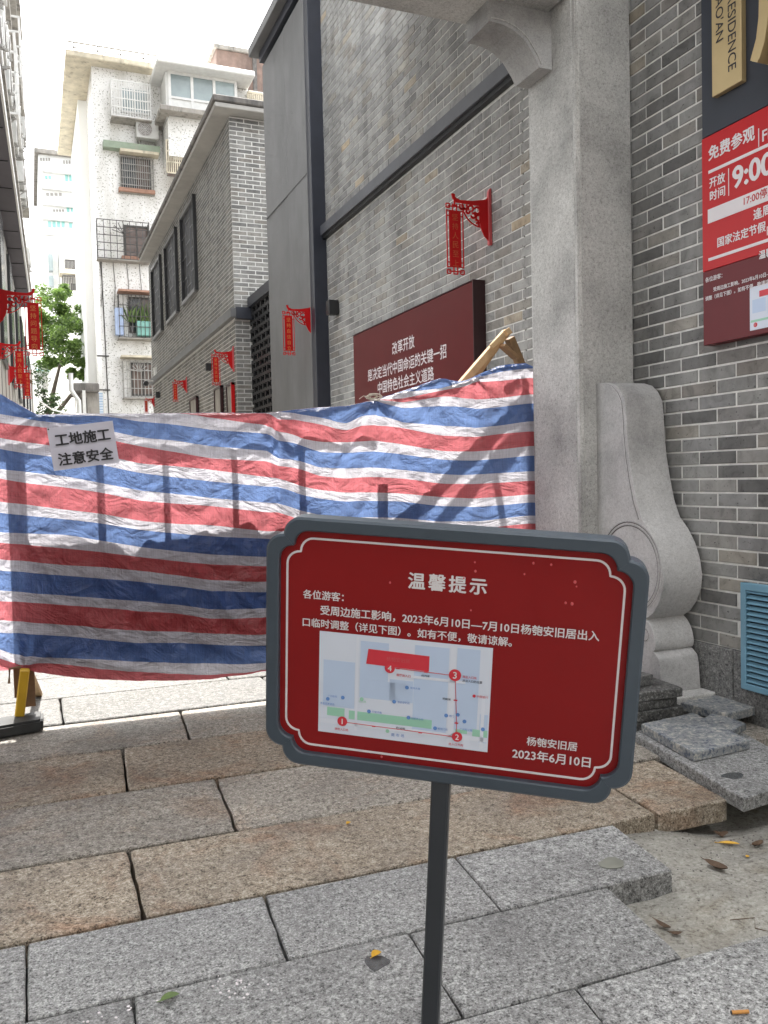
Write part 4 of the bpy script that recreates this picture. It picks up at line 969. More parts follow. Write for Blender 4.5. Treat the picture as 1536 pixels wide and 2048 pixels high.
# ---- air conditioners
def ac_unit(label, cat='air conditioner', grp=None, loc=(0, 0, 0), fr=None, w=.85, h=.6, d=.32):
    t = thing('air_conditioner', label, cat, loc, grp); f = Fr(loc, fr.x, fr.y, fr.z)
    m = MB(f); m.box(-w/2, w/2, 0, h, .12, .12+d); m.build('casing', 'ac', t, bevel=.015)
    m = MB(f); m.disc((-w*.12, h*.5), h*.40, .12+d, .12+d+.012, 20); m.build('fan_recess', 'ac_under', t)
    m = MB(f)
    for r_ in (.12, .2, .28, .36): m.arc((-w*.12, h*.5), h*r_*1.05, 0, 359, .012, .12+d+.013, .12+d+.022, 20)
    for k in range(8): m.bar((-w*.12, h*.5, .12+d+.018), (-w*.12+h*.4*math.cos(k*math.pi/4), h*.5+h*.4*math.sin(k*math.pi/4), .12+d+.018), .01)
    m.build('fan_guard', 'ac', t)
    for sx in (-w*.38, w*.38):
        m = MB(f); m.bar((sx, -.03, 0), (sx, -.03, .12+d+.05), .04); m.bar((sx, -.4, 0), (sx, -.05, .10+d), .03); m.bar((sx, -.42, .01), (sx, .1, .01), .035)
        m.build('wall_bracket', 'bar_grey', t)
    return t
a, z = ay(293, 288, YA); ac_unit('white air conditioner on the apartment wall under the top barred window', loc=(a, YA, z+.05), fr=Fr((0, 0, 0), (1, 0, 0), (0, 0, 1)), w=.8, h=.66)

# ================================================================== left side of the alley
DL = Vector((math.sin(R(1.44)), math.cos(R(1.44)), 0)); NL = Vector((DL.y, -DL.x, 0))   # along the wall, and out into the alley
def FLo(a): return Fr(NL*a, DL, (0, 0, 1), NL)         # a wall offset a from the camera line, facing +X
lb = thing('left_house', 'cream-boarded house with dark soffit and black post along the left of the alley', 'house', (-.9, 14, 0))
f = FLo(-.76)
m = MB(f); m.box(8.9, 40, 0, 6.1, -.3, 0); m.build('wall', 'cream_wall', lb)
m = MB(f)
for k in range(1, 24): m.box(9+k*1.25, 9.02+k*1.25, 0, 6.0, 0, .012)
m.build('board_joint', 'concrete', lb)
m = MB(FLo(-.47)); m.box(8.3, 8.95, 0, 5.4, -.7, 0); m.build('corner_post', 'metal_blue', lb, bevel=.005)
z_e = 1.2+5.0
m = MB(FLo(-.47)); m.box(7.2, 26, z_e, z_e+.12, -.9, 0); m.build('eave', 'soffit', lb)
m = MB(FLo(-.47)); m.box(7.2, 26, z_e-.01, z_e+.13, .001, .03); m.build('eave_trim', 'white_metal', lb)
m = MB(FLo(-.47))
for k in range(14): m.box(7.9+k*1.3, 7.92+k*1.3, z_e-.012, z_e-.001, -.48, -.03)
m.build('soffit_joint', 'black', lb)
for k in range(6):
    m = MB(f); y0 = 15.5+k*3.4; m.box(y0, y0+1.3, 3.3, 5.9, .002, .05); w = m.build('window', 'black', lb)
    m = MB(f); m.box(y0+.08, y0+1.22, 3.38, 5.82, .05, .056); m.build('pane', 'glass_dark', w)
p = gz(73, 700, 3.0)
m = MB(FLo(-.8)); m.tube([(28, 0, 0), (28, 5.9, 0)], .06, 8); m.build('downpipe', 'bar_grey', lb)
def left_lantern(label, bx, yt, yb, Y, a, text, sc):
    b = NL*a+DL*Y; zc = gy(bx, (yt+yb)/2, b.y).z
    return lantern(label, (b.x, b.y, zc), 1, text, sc)
z_a = gy(40, 610, 8.8).z
left_lantern('large red bracket sign on the black post at the left edge', 20, 560, 660, 8.8, -.47, '坚持问题导向', .86)
left_lantern('second red bracket sign along the left wall, seen nearly edge-on', 40, 672, 742, 13.2, -.76, '坚持人民至上', .9)
left_lantern('furthest red bracket sign along the left wall, half hidden and low over the tarp', 48, 722, 775, 17.5, -.76, '坚持自信自立', .85)


ob = thing('old_tenement', 'old white tenement rising above the left eave, hung with air conditioners', 'building', (-1, 20, 0))
f = FLo(-.92)
m = MB(f); m.box(9.0, 34, 6.6, 24, -6, 0); m.build('wall', 'old_white', ob)
for k in range(5):
    for j in range(5):
        m = MB(f); y0 = 11+k*4.6; z0 = 8+j*3.1; m.box(y0, y0+1.6, z0, z0+1.5, .002, .05); w = m.build('window', 'white_metal', ob)
        m = MB(f); m.box(y0+.1, y0+1.5, z0+.1, z0+1.4, .05, .056); m.build('pane', 'glass_dark', w)
m = MB(f)
for j in range(6):
    z0 = 7.6+j*3.1; m.box(10, 33, z0, z0+.12, .001, .42)
m.build('floor_ledge', 'concrete', ob)
rr = random.Random(12)
# caged balcony nearest, top left
for (y0, z0, y1, z1) in ((12.4, 8.55, 14.4, 10.2), (18.6, 8.6, 20.4, 10.2), (24, 11.7, 26, 13.2)):
    n_ = 6; cg = MB(f)
    for i in range(n_+1): u = y0+(y1-y0)*i/n_; cg.box(u-.02, u+.02, z0, z1, .46, .5)
    for j in range(5): v = z0+(z1-z0)*j/4; cg.box(y0, y1, v-.02, v+.02, .458, .502); cg.box(y0-.02, y0+.02, v-.02, v+.02, 0, .5)
    cg.box(y0-.021, y0+.021, z0, z1, .2, .24)
    cg.build('window_cage', 'white_metal', ob)
words = ['dusty', 'yellowed', 'streaked', 'pale', 'stained', 'rusty', 'grimy', 'dull', 'patched', 'bleached', 'faded', 'darkened']
spots = []
for k in range(26):
    yy = 10.6+(k % 13)*1.72+rr.uniform(-.25, .25); zz = 6.95+.29*(yy-10)*(1.0 if k < 13 else 1.65)*rr.uniform(.2, 1.0)+(0 if k < 13 else .9)
    spots.append((yy, zz))
for k, (yy, zz) in enumerate(spots):
    b = NL*(-.92)+DL*yy+Vector((0, 0, zz))
    ordn = ['nearest', 'second', 'third', 'fourth', 'fifth', 'sixth', 'seventh', 'eighth', 'ninth', 'tenth', 'eleventh', 'twelfth', 'furthest'][k % 13]
    ac_unit('%s air conditioner along the %s of the old tenement above the left eave' % (ordn, 'lower row' if k < 13 else 'upper rows'), grp='air conditioners hung on the old tenement', loc=tuple(b), fr=Fr((0, 0, 0), DL, (0, 0, 1), NL), w=.82, h=.56, d=.30)

# ================================================================== far buildings
tw = thing('tower_block', 'far pale high-rise with rows of green-tinted windows', 'building', (4, 75, 0))
YT = 75.
a, z1 = ay(76, 308, YT); b, _ = ay(300, 330, YT)
m = MB(); m.box(a, b, YT, YT+14, 0, z1); m.build('wall', 'tower_far', tw)
m = MB(); m.box(a-.3, b, YT-.4, YT+14, z1, z1+.35); m.build('parapet', 'concrete', tw)
ft = FY((0, YT, 0))
for (x0, x1, y0, y1, nn, mt) in ((80, 102, 316, 322, 4, 'bar_grey'), (126, 148, 321, 328, 4, 'bar_grey'), (90, 104, 352, 358, 2, 'glass_green'), (130, 155, 350, 363, 3, 'glass_green'), (92, 126, 386, 392, 4, 'bar_grey'), (106, 130, 419, 424, 4, 'bar_grey'), (133, 158, 414, 424, 3, 'glass_green'), (96, 132, 443, 455, 4, 'glass_green'), (138, 165, 446, 456, 3, 'glass_green'), (112, 160, 478, 486, 6, 'bar_grey'), (96, 150, 510, 518, 6, 'glass_green')):
    for i in range(nn):
        xa = x0+(x1-x0)*i/nn; xb = x0+(x1-x0)*(i+.72)/nn; p, zt = ay(xa, y0, YT); q, zb = ay(xb, y1, YT)
        m = MB(ft); m.box(p, q, zb, zt, 0, .06); m.build('window', mt, tw)
m = MB(ft)
for y in (342, 376, 408, 437, 468): p, z = ay(84, y, YT); m.box(p, b, z-.12, z+.05, 0, .35)
m.build('floor_band', 'tower', tw)

hb = thing('balcony_house', 'pale mid-distance house with barred balconies between tower and tree', 'building', (3, 50, 0))
YM = 52.
a, z1 = ay(118, 500, YM); b, _ = ay(240, 520, YM)
m = MB(); m.box(a, b+4, YM, YM+6, 0, z1+1.2); m.build('wall', 'tower', hb)
m = MB(); aa, zz = ay(80, 520, YM+1); m.box(aa-2, a-.02, YM+1, YM+6, 0, zz+1.4); m.build('wall', 'tower', hb)
fh = FY((0, YM-1.0, 0))
for (x0, x1, y0, y1) in ((130, 166, 520, 540), (125, 168, 551, 583), (152, 172, 612, 622)):
    p, zt = ay(x0, y0, YM-1); q, zb = ay(x1, y1, YM-1); m = MB(fh)
    m.box(p-.3, q+2, zb-.25, zb, -.98, .05); bl = m.build('balcony', 'tan_stucco' if y0 == 520 else 'tower', hb)
    m = MB(fh); nb_ = 13
    for i in range(nb_+1): u = p+(q-p)*i/nb_; m.box(u-.03, u+.03, zb, zt, -.03, .03)
    m.box(p, q, zt-.04, zt+.04, -.032, .032); m.build('railing', 'bar_dark', bl)
    m = MB(fh); m.box(p+(q-p)*.4, p+(q-p)*.75, zb+.1, zt-.2, -.97, -.93); m.build('window', 'glass_dark', bl)
for (x0, x1, y0, y1) in ((96, 106, 512, 545), (97, 107, 555, 575)):
    p, zt = ay(x0, y0, YM+1); q, zb = ay(x1, y1, YM+1); m = MB(FY((0, YM+1, 0))); m.box(p, q, zb, zt, 0, .5); m.build('window', 'glass_pale', hb)

bw = thing('white_house', 'low white house with green window hood beyond the tree', 'building', (2, 46, 0))
a, z1 = ay(66, 640, 46); b, _ = ay(190, 660, 46)
m = MB(); m.box(a-4, b+2, 46, 49, 0, z1); m.build('wall', 'tower', bw)
p, zt = ay(85, 745, 46); q, zb = ay(95, 785, 46); fw_ = FY((0, 46, 0))
m = MB(fw_); m.box(p, q, zb, zt, 0, .08); w = m.build('window', 'glass_pale', bw)
m = MB(fw_)
for i in range(5): u = p+(q-p)*i/4; m.box(u-.02, u+.02, zb, zt, .3, .34)
m.build('window_cage', 'bar_grey', w)
p, zt = ay(72, 738, 46); q, zb = ay(99, 746, 46); m = MB(fw_); m.add([(p, zt, 0), (q, zt, 0), (q, zb, .8), (p, zb, .8), (p, zt-.05, 0), (q, zt-.05, 0)], [(0, 1, 2, 3), (4, 5, 2, 3), (0, 3, 4), (1, 2, 5)]); m.build('hood', 'glass_green', bw)

# small weathered roof with white pipe, right of the tree foot
sr = thing('lean_to_shed', 'weathered concrete lean-to with white drainpipe at the alley end', 'shed', (3, 30, 0))
YS = 30.
a, z1 = ay(146, 765, YS); b, z0 = ay(174, 784, YS)
m = MB(); m.box(a, b+.4, YS, YS+2, z0, z1); m.build('roof', 'concrete_dark', sr, bevel=.04)
m = MB(); m.box(a+.25, b+.4, YS+.3, YS+2, 0, z0); m.build('wall', 'concrete', sr)
p1, q1 = ay(142, 768, YS-.1); m = MB(); m.tube([(p1, YS-.12, q1+.35), (p1, YS-.12, q1-.2), (p1+.22, YS-.1, q1-.55), (p1+.25, YS-.1, 1.2)], .075, 8); m.build('drainpipe', 'white_metal', sr)
m = MB(); pp, qq = ay(168, 790, YS-.1); m.box(pp-.05, pp+.05, YS-.1, YS-.02, 1.2, q1-.2); m.build('post', 'white_metal', sr)
m = MB(); pp, qq = ay(150, 795, YS+.25)
for i in range(5): m.box(pp+.0+i*.09, pp+.02+i*.09, YS+.25, YS+.28, qq-.7, qq)
m.build('window_bars', 'bar_dark', sr)
# striped sheet stack (blue-white) at the foot of the apartment
st_ = thing('striped_sheeting', 'blue and white striped sheet leaning at the foot of the white apartment', 'sheet', (3.0, 31, 0))
YC = 31.
a, z1 = ay(185, 785, YC); b, _ = ay(205, 785, YC); a2, _ = ay(168, 830, YC)
fC = FY((0, YC, 0)); m = MB(fC); m.prism([(a2, 1.2), (b, 1.2), (b, z1), (a+.02, z1), (a2-.1, z1-.6)], 0, .05); m.build('sheet', 'corrugated', st_)
m = MB(fC)
for i in range(12): z = z1-.03-i*.09; m.box(a+(a2-a)*min(1, i/7)+.03, b, z-.022, z, .05, .06)
m.build('stripe', 'stripe_blue', st_)
# apartment's bright return wing, left of the front wall
m = MB(); xw0 = ay(172, 640, YA+3)[0]; m.box(xw0, xa0-.001, YA+3, YA+9, 0, zroof-.02); m.build('side_wing', 'tower_far', ap)
m = MB()
for (x0, y0) in ((194, 712), (196, 780)):
    p, z = ay(x0, y0); m.bar((p, YA-.05, z), (p+.42, YA-.05, z), .05)
m.build('wall_hook', 'bar_dark', ap)

# ---- trees
def leaf_cloud(mb, rr, c, rad, n, size):
    for _ in range(n):
        d = Vector((rr.gauss(0, 1), rr.gauss(0, 1), rr.gauss(0, 1))); d.normalize(); q = Vector(c)+d*rad*(rr.random()**.45); q.z = c[2]+(q.z-c[2])*.8
        a_ = Vector((rr.uniform(-1, 1), rr.uniform(-1, 1), rr.uniform(-.6, .6))).normalized(); b_ = a_.cross(Vector((rr.uniform(-1, 1), rr.uniform(-1, 1), rr.uniform(-1, 1)))).normalized()
        s_ = size*rr.uniform(.6, 1.3); mb.add([tuple(q-a_*s_), tuple(q+b_*s_*.42), tuple(q+a_*s_), tuple(q-b_*s_*.42)], [(0, 1, 2, 3)], rr.random())
YTR = 39.
tp = ay(115, 670, YTR)
tr = thing('banyan_tree', 'bright green leafy tree between the left wall and the white apartment', 'tree', (ay(70, 800, YTR)[0], YTR, 0))
bx = ay(66, 800, YTR)[0]
m = MB(); m.tube([(bx, YTR, 0), (bx+.1, YTR, 2.2), (bx+.5, YTR, 4.0)], .28, 9, r2=.16)
limbs = [[(bx+.3, YTR, 3.2), (bx+1.2, YTR, 4.0), (bx+2.0, YTR, 4.4)], [(bx+.5, YTR, 3.9), (bx+.9, YTR+.3, 5.5), (bx+1.3, YTR, 7)], [(bx+.4, YTR, 3.6), (bx+1.5, YTR-.4, 5.0), (bx+2.4, YTR-.3, 5.6)]]
for L in limbs: m.tube(L, .12, 7, r2=.04)
m.build('trunk', 'bark', tr, smooth=True)
m = MB(); rr = random.Random(8)
for k, (px, py, rd) in enumerate([(100, 605, .8), (122, 612, .75), (96, 640, .85), (118, 648, .9), (145, 628, .7), (150, 660, .8), (128, 680, .85), (100, 690, .8), (158, 690, .65), (140, 715, .7), (160, 728, .5), (112, 722, .6), (150, 742, .4), (165, 752, .35), (86, 628, .7), (90, 720, .5), (125, 590, .5), (80, 668, .7)]):
    c, z = ay(px, py, YTR); c = (c, YTR+rr.uniform(-1, 1), z)
    for q in range(5): leaf_cloud(m, rr, (c[0]+rr.uniform(-.5, .5)*rd, c[1]+rr.uniform(-.7, .7), c[2]+rr.uniform(-.45, .45)*rd), rd*.45, 150, .085)
m.build('crown', 'foliage', tr)
sh = thing('shrub', 'dark green shrub low behind the tarp at the alley end', 'plant', (ay(105, 820, 27)[0], 27, 0))
m = MB(); sx_ = ay(105, 820, 27)[0]; m.tube([(sx_, 27, 0), (sx_, 27, 2.6)], .05, 6); m.build('stem', 'bark', sh)
m = MB()
for (px, py, rd) in ((95, 805, .28), (110, 800, .25), (90, 825, .3), (112, 822, .3), (84, 785, .22), (80, 760, .3), (78, 740, .3)):
    c, z = ay(px, py, 27); leaf_cloud(m, rr, (c, 27, z), rd, 110, .06)
m.build('foliage', 'foliage_dark', sh)
cb_ = MB(); a = gy(76, 800, 24); b = gy(130, 826, 26); c = gy(175, 828, 28)
cb_.tube([tuple(a), tuple((a+b)/2+Vector((0, 0, -.08))), tuple(b), tuple(c)], .018, 6)
tag(cb_.build('overhead_cable', 'white_metal'), 'white cable sagging across the far end of the alley', 'cable')

# ================================================================== tarpaulin barrier
TY0, TYS = 4.50, -.05
def gt_(x, y): d = ray(x, y); return EYE+d*(TY0/(d.y-TYS*d.x))
def colm(first, vals, tail=None):
    T = [None]*28
    for i, v in enumerate(vals): T[first+i] = v
    last = first+len(vals)-1
    if last < 27:
        rest = 27-last; inc = [18 if (last+i) % 2 else 34 for i in range(rest)]
        end = tail or 1352; k = (end-T[last])/sum(inc); y = T[last]
        for i in range(rest): y += inc[i]*k; T[last+1+i] = y
    for i in range(first): T[i] = T[first]
    return T, first
K = [(-160, *colm(8, [772, 815, 833, 862, 884, 922, 941, 985, 1007, 1045, 1066, 1098, 1120, 1158, 1179, 1216, 1240, 1276, 1296, 1325])),
     (0, *colm(8, [787, 828, 846, 876, 898, 938, 957, 1003, 1025, 1064, 1085, 1118, 1140, 1180, 1201, 1239, 1264, 1298, 1316, 1340])),
     (45, *colm(8, [812, 836, 851, 884, 906, 943, 965, 1008, 1030, 1066, 1088, 1121, 1143, 1183, 1203, 1242, 1266, 1311, 1330, 1336])),
     (75, *colm(8, [828, 842, 854, 888, 910, 947, 969, 1012, 1033, 1067, 1091, 1124, 1146, 1186, 1205, 1245, 1268, 1313, 1326, 1343])),
     (130, *colm(7, [826, 829, 847, 861, 896, 917, 953, 975, 1019, 1038, 1069, 1096, 1129, 1150, 1190, 1209, 1249, 1272, 1315, 1328, 1351])),
     (200, *colm(7, [827, 832, 858, 876, 910, 930, 966, 985, 1027, 1046, 1080, 1103, 1133, 1156, 1196, 1215, 1255, 1278, 1317, 1336, 1357])),
     (280, *colm(7, [827, 843, 875, 893, 927, 946, 981, 1001, 1041, 1059, 1093, 1113, 1140, 1162, 1201, 1221, 1260, 1284, 1322, 1342, 1360])),
     (350, *colm(7, [826, 850, 882, 905, 933, 955, 988, 1007, 1047, 1066, 1101, 1121, 1149, 1171, 1208, 1226, 1263, 1285, 1325, 1346, 1360])),
     (420, *colm(6, [825, 836, 860, 893, 917, 940, 963, 996, 1012, 1050, 1072, 1108, 1128, 1159, 1180, 1217, 1236, 1266, 1288, 1327, 1349, 1357])),
     (530, *colm(6, [826, 851, 868, 902, 923, 954, 973, 1005, 1024, 1062, 1077, 1113, 1132, 1163, 1184, 1216, 1234, 1268, 1290, 1324, 1338, 1341])),
     (556, *colm(5, [823, 838, 862, 880, 916, 931, 957, 974, 1007, 1025, 1062, 1080], 1338)),
     (600, *colm(4, [818, 830, 843, 876, 891, 923, 939, 972, 989, 1021, 1040], 1340)),
     (640, *colm(4, [814, 836, 850, 884, 904, 935, 952, 980, 997, 1030], 1340)),
     (690, *colm(4, [812, 847, 861, 885, 906, 937, 957, 985, 1003, 1036], 1345)),
     (720, *colm(4, [806, 833, 852, 883, 904, 936, 955, 985, 1002, 1035], 1345)),
     (748, *colm(3, [799, 803, 831, 851, 882, 903, 935, 954, 985, 1002, 1035], 1345)),
     (800, *colm(0, [783, 786, 798, 806, 817, 845, 857, 889, 909, 940, 957, 987, 1003, 1036], 1350)),
     (880, *colm(0, [757, 777, 782, 794, 813, 852, 871, 902, 919, 948, 967, 994, 1012, 1043], 1350)),
     (925, *colm(0, [762, 765, 774, 797, 815, 854, 873, 903, 921, 950, 968, 996, 1013, 1043], 1350)),
     (950, *colm(0, [752, 756, 764, 799, 818, 856, 874, 903, 921, 949, 968, 997, 1014, 1043], 1350)),
     (1000, *colm(0, [731, 744, 762, 796, 814, 851, 868, 899, 917, 946, 965, 993, 1010, 1037], 1350)),
     (1050, *colm(0, [726, 738, 757, 790, 808, 844, 864, 893, 912, 943, 962, 989, 1005, 1031], 1350)),
     (1066, *colm(0, [734, 739, 757, 789, 808, 844, 864, 893, 912, 943, 962, 989, 1005, 1031], 1350))]
def hermite(p0, p1, p2, p3, t): return p1+.5*t*(p2-p0+t*(2*p0-5*p1+4*p2-p3+t*(3*(p1-p2)+p3-p0)))
def stripe_y(x, i):
    k = 0
    while k < len(K)-2 and K[k+1][0] < x: k += 1
    t = (x-K[k][0])/(K[k+1][0]-K[k][0])
    P = [K[max(k-1, 0)][1][i], K[k][1][i], K[k+1][1][i], K[min(k+2, len(K)-1)][1][i]]
    return .45*hermite(*P, t)+.55*(P[1]+(P[2]-P[1])*t)
rx = lambda x, xc, s: math.exp(-((x-xc)/s)**2)
CREASE = [(745, 800, 655, 965, .030, 12), (750, 805, 812, 965, .026, 12), (812, 950, 885, 1000, .022, 10), (800, 770, 860, 850, .016, 10), (950, 755, 900, 812, .022, 9),
          (948, 760, 935, 900, .018, 12), (1010, 790, 960, 900, .014, 7), (548, 828, 546, 945, -.02, 7), (600, 1000, 640, 1060, .02, 9), (300, 985, 500, 1110, .018, 14),
          (130, 850, 40, 905, .018, 10), (360, 1100, 480, 1260, .024, 14), (190, 1085, 345, 1215, .018, 13), (445, 1170, 540, 1150, .02, 10), (470, 1180, 520, 1235, .018, 8),
          (235, 1095, 205, 1180, .012, 6), (60, 1180, 300, 1300, .016, 14), (380, 850, 480, 905, .016, 9), (500, 850, 555, 900, .018, 8), (20, 1010, 110, 1170, .014, 10), (620, 850, 700, 905, .018, 10),
          (860, 890, 830, 1010, .016, 9), (700, 930, 690, 1030, .010, 6), (760, 960, 900, 1030, .014, 10), (100, 1310, 330, 1345, .016, 9), (420, 1290, 530, 1325, .014, 8)]
def wrinkle(x, y):
    v = Vector((x/120., y/120., 0))
    w = .020*noise.noise((x/150., y/230., 3.1))
    # long slanting tension folds, sharp at the crest
    for (ax, ay_, f_, amp, ph) in ((.9, .42, 46., .015, 1.7), (.7, -.7, 60., .013, 5.1), (.25, 1., 34., .008, 9.2)):
        q = (x*ax+y*ay_)/f_; w += amp*(1-2*abs(noise.noise((q, (x*ay_-y*ax)/260., ph))))*.8
    w += .006*noise.noise((x/16., y/22., 8))+.0022*noise.noise((x/7., y/9., 2))
    top = max(0, 1-(y-830)/60.) if y < 890 else 0
    w += top*.010*noise.noise((x/14., y/26., 6))
    # folds radiating from the cord knot and the gather at the left foot
    for (kx, ky, sg, n_) in ((745, 800, 130., 9.), (45, 1338, 90., 8.), (548, 832, 90., 8.), (75, 830, 80., 9.), (948, 752, 90., 8.)):
        dx, dy = x-kx, y-ky; rr_ = math.hypot(dx, dy)
        w += .012*math.exp(-(rr_/sg)**2)*math.sin(math.atan2(dy, dx)*n_)*min(1, rr_/15)
    w += -.03*rx(x, 560, 9)*(1 if y < 960 else math.exp(-((y-960)/60.)**2))+.022*rx(x, 585, 14)
    w += .03*rx((y-1060)*1., 0, 160.)*math.sin(x/170.)
    for (xa, ya, xb, yb, amp, wd) in CREASE:
        vx, vy = xb-xa, yb-ya; L2 = vx*vx+vy*vy; t = ((x-xa)*vx+(y-ya)*vy)/L2
        if -.15 < t < 1.15:
            sd_ = ((x-xa)*vy-(y-ya)*vx)/math.sqrt(L2); e = min(1, max(0, (t+.15)/.3))*min(1, max(0, (1.15-t)/.3))
            if abs(sd_) < wd*6: w += amp*e*math.exp(-abs(sd_)/wd)*(1 if sd_ > 0 else .55+.45*math.exp(sd_/6.))
    # diagonal fold at the right
    dd = (x-935)*.93-(1080-y)*.36; w += .028/(1+math.exp(-dd/5.))*(1 if y > 850 else max(0, 1-(850-y)/60))
    return w
tb = MB(); NU = 300; SUB = 5; nv = 27*SUB+1; uvs = []
xs = [-160+(1066+160)*i/NU for i in range(NU+1)]
for x in xs:
    ys = [stripe_y(x, i) for i in range(28)]; top = ys[0]
    for i in range(1, 28): ys[i] = max(ys[i], ys[i-1]+.15)
    for j in range(nv):
        a_, fr_c = divmod(j/SUB, 1); a_ = int(a_)
        y = ys[a_] if a_ >= 27 else ys[a_]*(1-fr_c)+ys[a_+1]*fr_c
        p = gt_(x, y); hid = max(0., (ys[0]+6-y)/6.) if ys[a_]-ys[0] < 5 else 0.
        p = p+Vector((0, -1, 0))*(wrinkle(x, y)-.02*hid)
        tb.v.append(p); uvs.append(((x+160)/1226., 1-(j/SUB)/28.))
for i in range(NU):
    for j in range(nv-1): k = i*nv+j; tb.f.append((k, k+1, k+nv+1, k+nv)); tb.a.append(0.0)
def build_tarp():
    me = bpy.data.meshes.new('tarpaulin'); me.from_pydata([tuple(v) for v in tb.v], [], tb.f)
    ul = me.uv_layers.new(name='UVMap')
    for lp in me.loops:
        u, v = uvs[lp.vertex_index]; ul.data[lp.index].uv = (u, 1-v)
    me.polygons.foreach_set('use_smooth', [True]*len(me.polygons)); me.materials.append(M['tarp'])
    o = bpy.data.objects.new('tarpaulin', me); COL.objects.link(o)
    return tag(o, 'red, white and blue striped woven tarpaulin hung across the alley', 'tarpaulin')
build_tarp()

# printed warning sheet pinned to the tarp
pn = thing('warning_paper', 'tilted white paper with bold black Chinese warning pinned to the tarp', 'paper notice', tuple(gt_(172, 890)))
YP = 4.425
c4 = [gy(103, 856, YP), gy(234, 841, YP), gy(244, 929, YP), gy(108, 942, YP)]
exv = (c4[1]-c4[0]).normalized(); eyv = (c4[0]-c4[3]); eyv = (eyv-exv*eyv.dot(exv)).normalized()
fp = Fr(c4[3], exv, eyv); Wp = (c4[1]-c4[0]).length; Hp = (c4[0]-c4[3]).length
m = MB(fp); NP = 12; vs = []; fs2 = []
for j in range(NP+1):
    for i in range(NP+1):
        u = Wp*i/NP; v = Hp*j/NP; w = .004*math.sin(i/NP*3.1)*(1-.4*j/NP)+.0035*noise.noise((i*.45, j*.4, 2))
        if i > NP-2 and j > NP-2: w += .008
        vs.append((u, v, w))
for j in range(NP):
    for i in range(NP): k = j*(NP+1)+i; fs2.append((k, k+1, k+NP+2, k+NP+1))
m.add(vs, fs2); m.build('sheet', 'paper', pn, smooth=True)
letter(pn, '工地施工', fp, Wp*.085, Hp*.545, u1=Wp*.93, mat='black_print', bold=.03, w=.0085)
letter(pn, '注意安全', fp, Wp*.085, Hp*.09, u1=Wp*.93, mat='black_print', bold=.03, w=.0085)
for (u, v) in ((.02, .97), (.97, .97)):
    m = MB(fp); m.disc((Wp*u, Hp*v), .004, .004, .008, 8); m.build('staple', 'bar_dark', pn)

# barrier frame that carries the tarp: posts, rail, boards (they show as shades through the cloth)
bf = thing('barrier_frame', 'timber hoarding frame behind the tarp, seen as dark bars through it', 'barrier', (1, 4.62, 0))
def gtp(x, y, o): d = ray(x, y); return EYE+d*((TY0+o)/(d.y-TYS*d.x))
BX = Vector((1, TYS, 0)).normalized()
for x, wd, yb_ in ((36, .085, 1330), (201, .036, 1200), (330, .032, 1200), (466, .032, 1200), (600, .042, 1200)):
    p = gtp(x, 1000, .045); a = gtp(x, 845, .045).z; m = MB(Fr((p.x, p.y, 0), BX, (0, 0, 1), (0, -1, 0))); m.box(-wd/2, wd/2, .1 if x == 36 else .34, a, -.018, 0); m.build('post', 'wood_old', bf)
a = gtp(-150, 842, .07); b = gtp(742, 835, .07); m = MB(); m.bar((a.x, a.y, a.z-.01), (b.x, b.y, b.z-.01), .02, .03); m.build('rail', 'wood_old', bf)
pts = [(40, 1018), (52, 978), (56, 994), (60, 1004), (100, 1002), (150, 996), (205, 990), (228, 996), (245, 1018), (262, 1022), (285, 990), (300, 992), (330, 998), (365, 994), (372, 986), (392, 988), (404, 984), (410, 992), (450, 982), (465, 974), (490, 980), (510, 998), (530, 1004), (560, 990), (595, 976), (640, 996), (690, 1026), (740, 1046)]
o3 = gtp(300, 1100, .085); f3 = Fr((0, TY0+.085, 0), BX, (0, 0, 1), (0, -1, 0))
def uv3(x, y): p = gtp(x, y, .085); return ((p-f3.o).dot(f3.x), p.z)
poly = [uv3(x, y) for x, y in pts]+[(uv3(745, 1300)[0], .25), (uv3(40, 1300)[0], .27)]
m = MB(f3); m.prism(poly[::-1], -.02, 0); m.build('canvas_board', 'wood_old', bf)
for x, y0 in ((760, 940), (1046, 800)):
    p = gtp(x, y0, .05); m = MB(Fr((p.x, p.y, 0), BX, (0, 0, 1), (0, -1, 0))); m.box(-.03, .03, .05, p.z, -.03, 0); m.build('post', 'wood_old', bf)
bkt = thing('rubble_sack', 'rounded sack leaning behind the right part of the tarp, seen as a shade', 'sack', (2.1, 4.72, 0))
m = MB(); a = gy(790, 975, 4.62); n_ = 14
ring = [(a.x+(.17+.03*math.sin(t*3))*math.cos(t), .45+(a.z-.45+.1)*math.sin(t)*1.0+.12) for t in [2*math.pi*i/n_ for i in range(n_)]]
m = MB(FY((0, 4.66, 0))); m.prism(ring, -.08, .08); m.build('body', 'concrete', bkt, bevel=.04, seg=2, smooth=True)

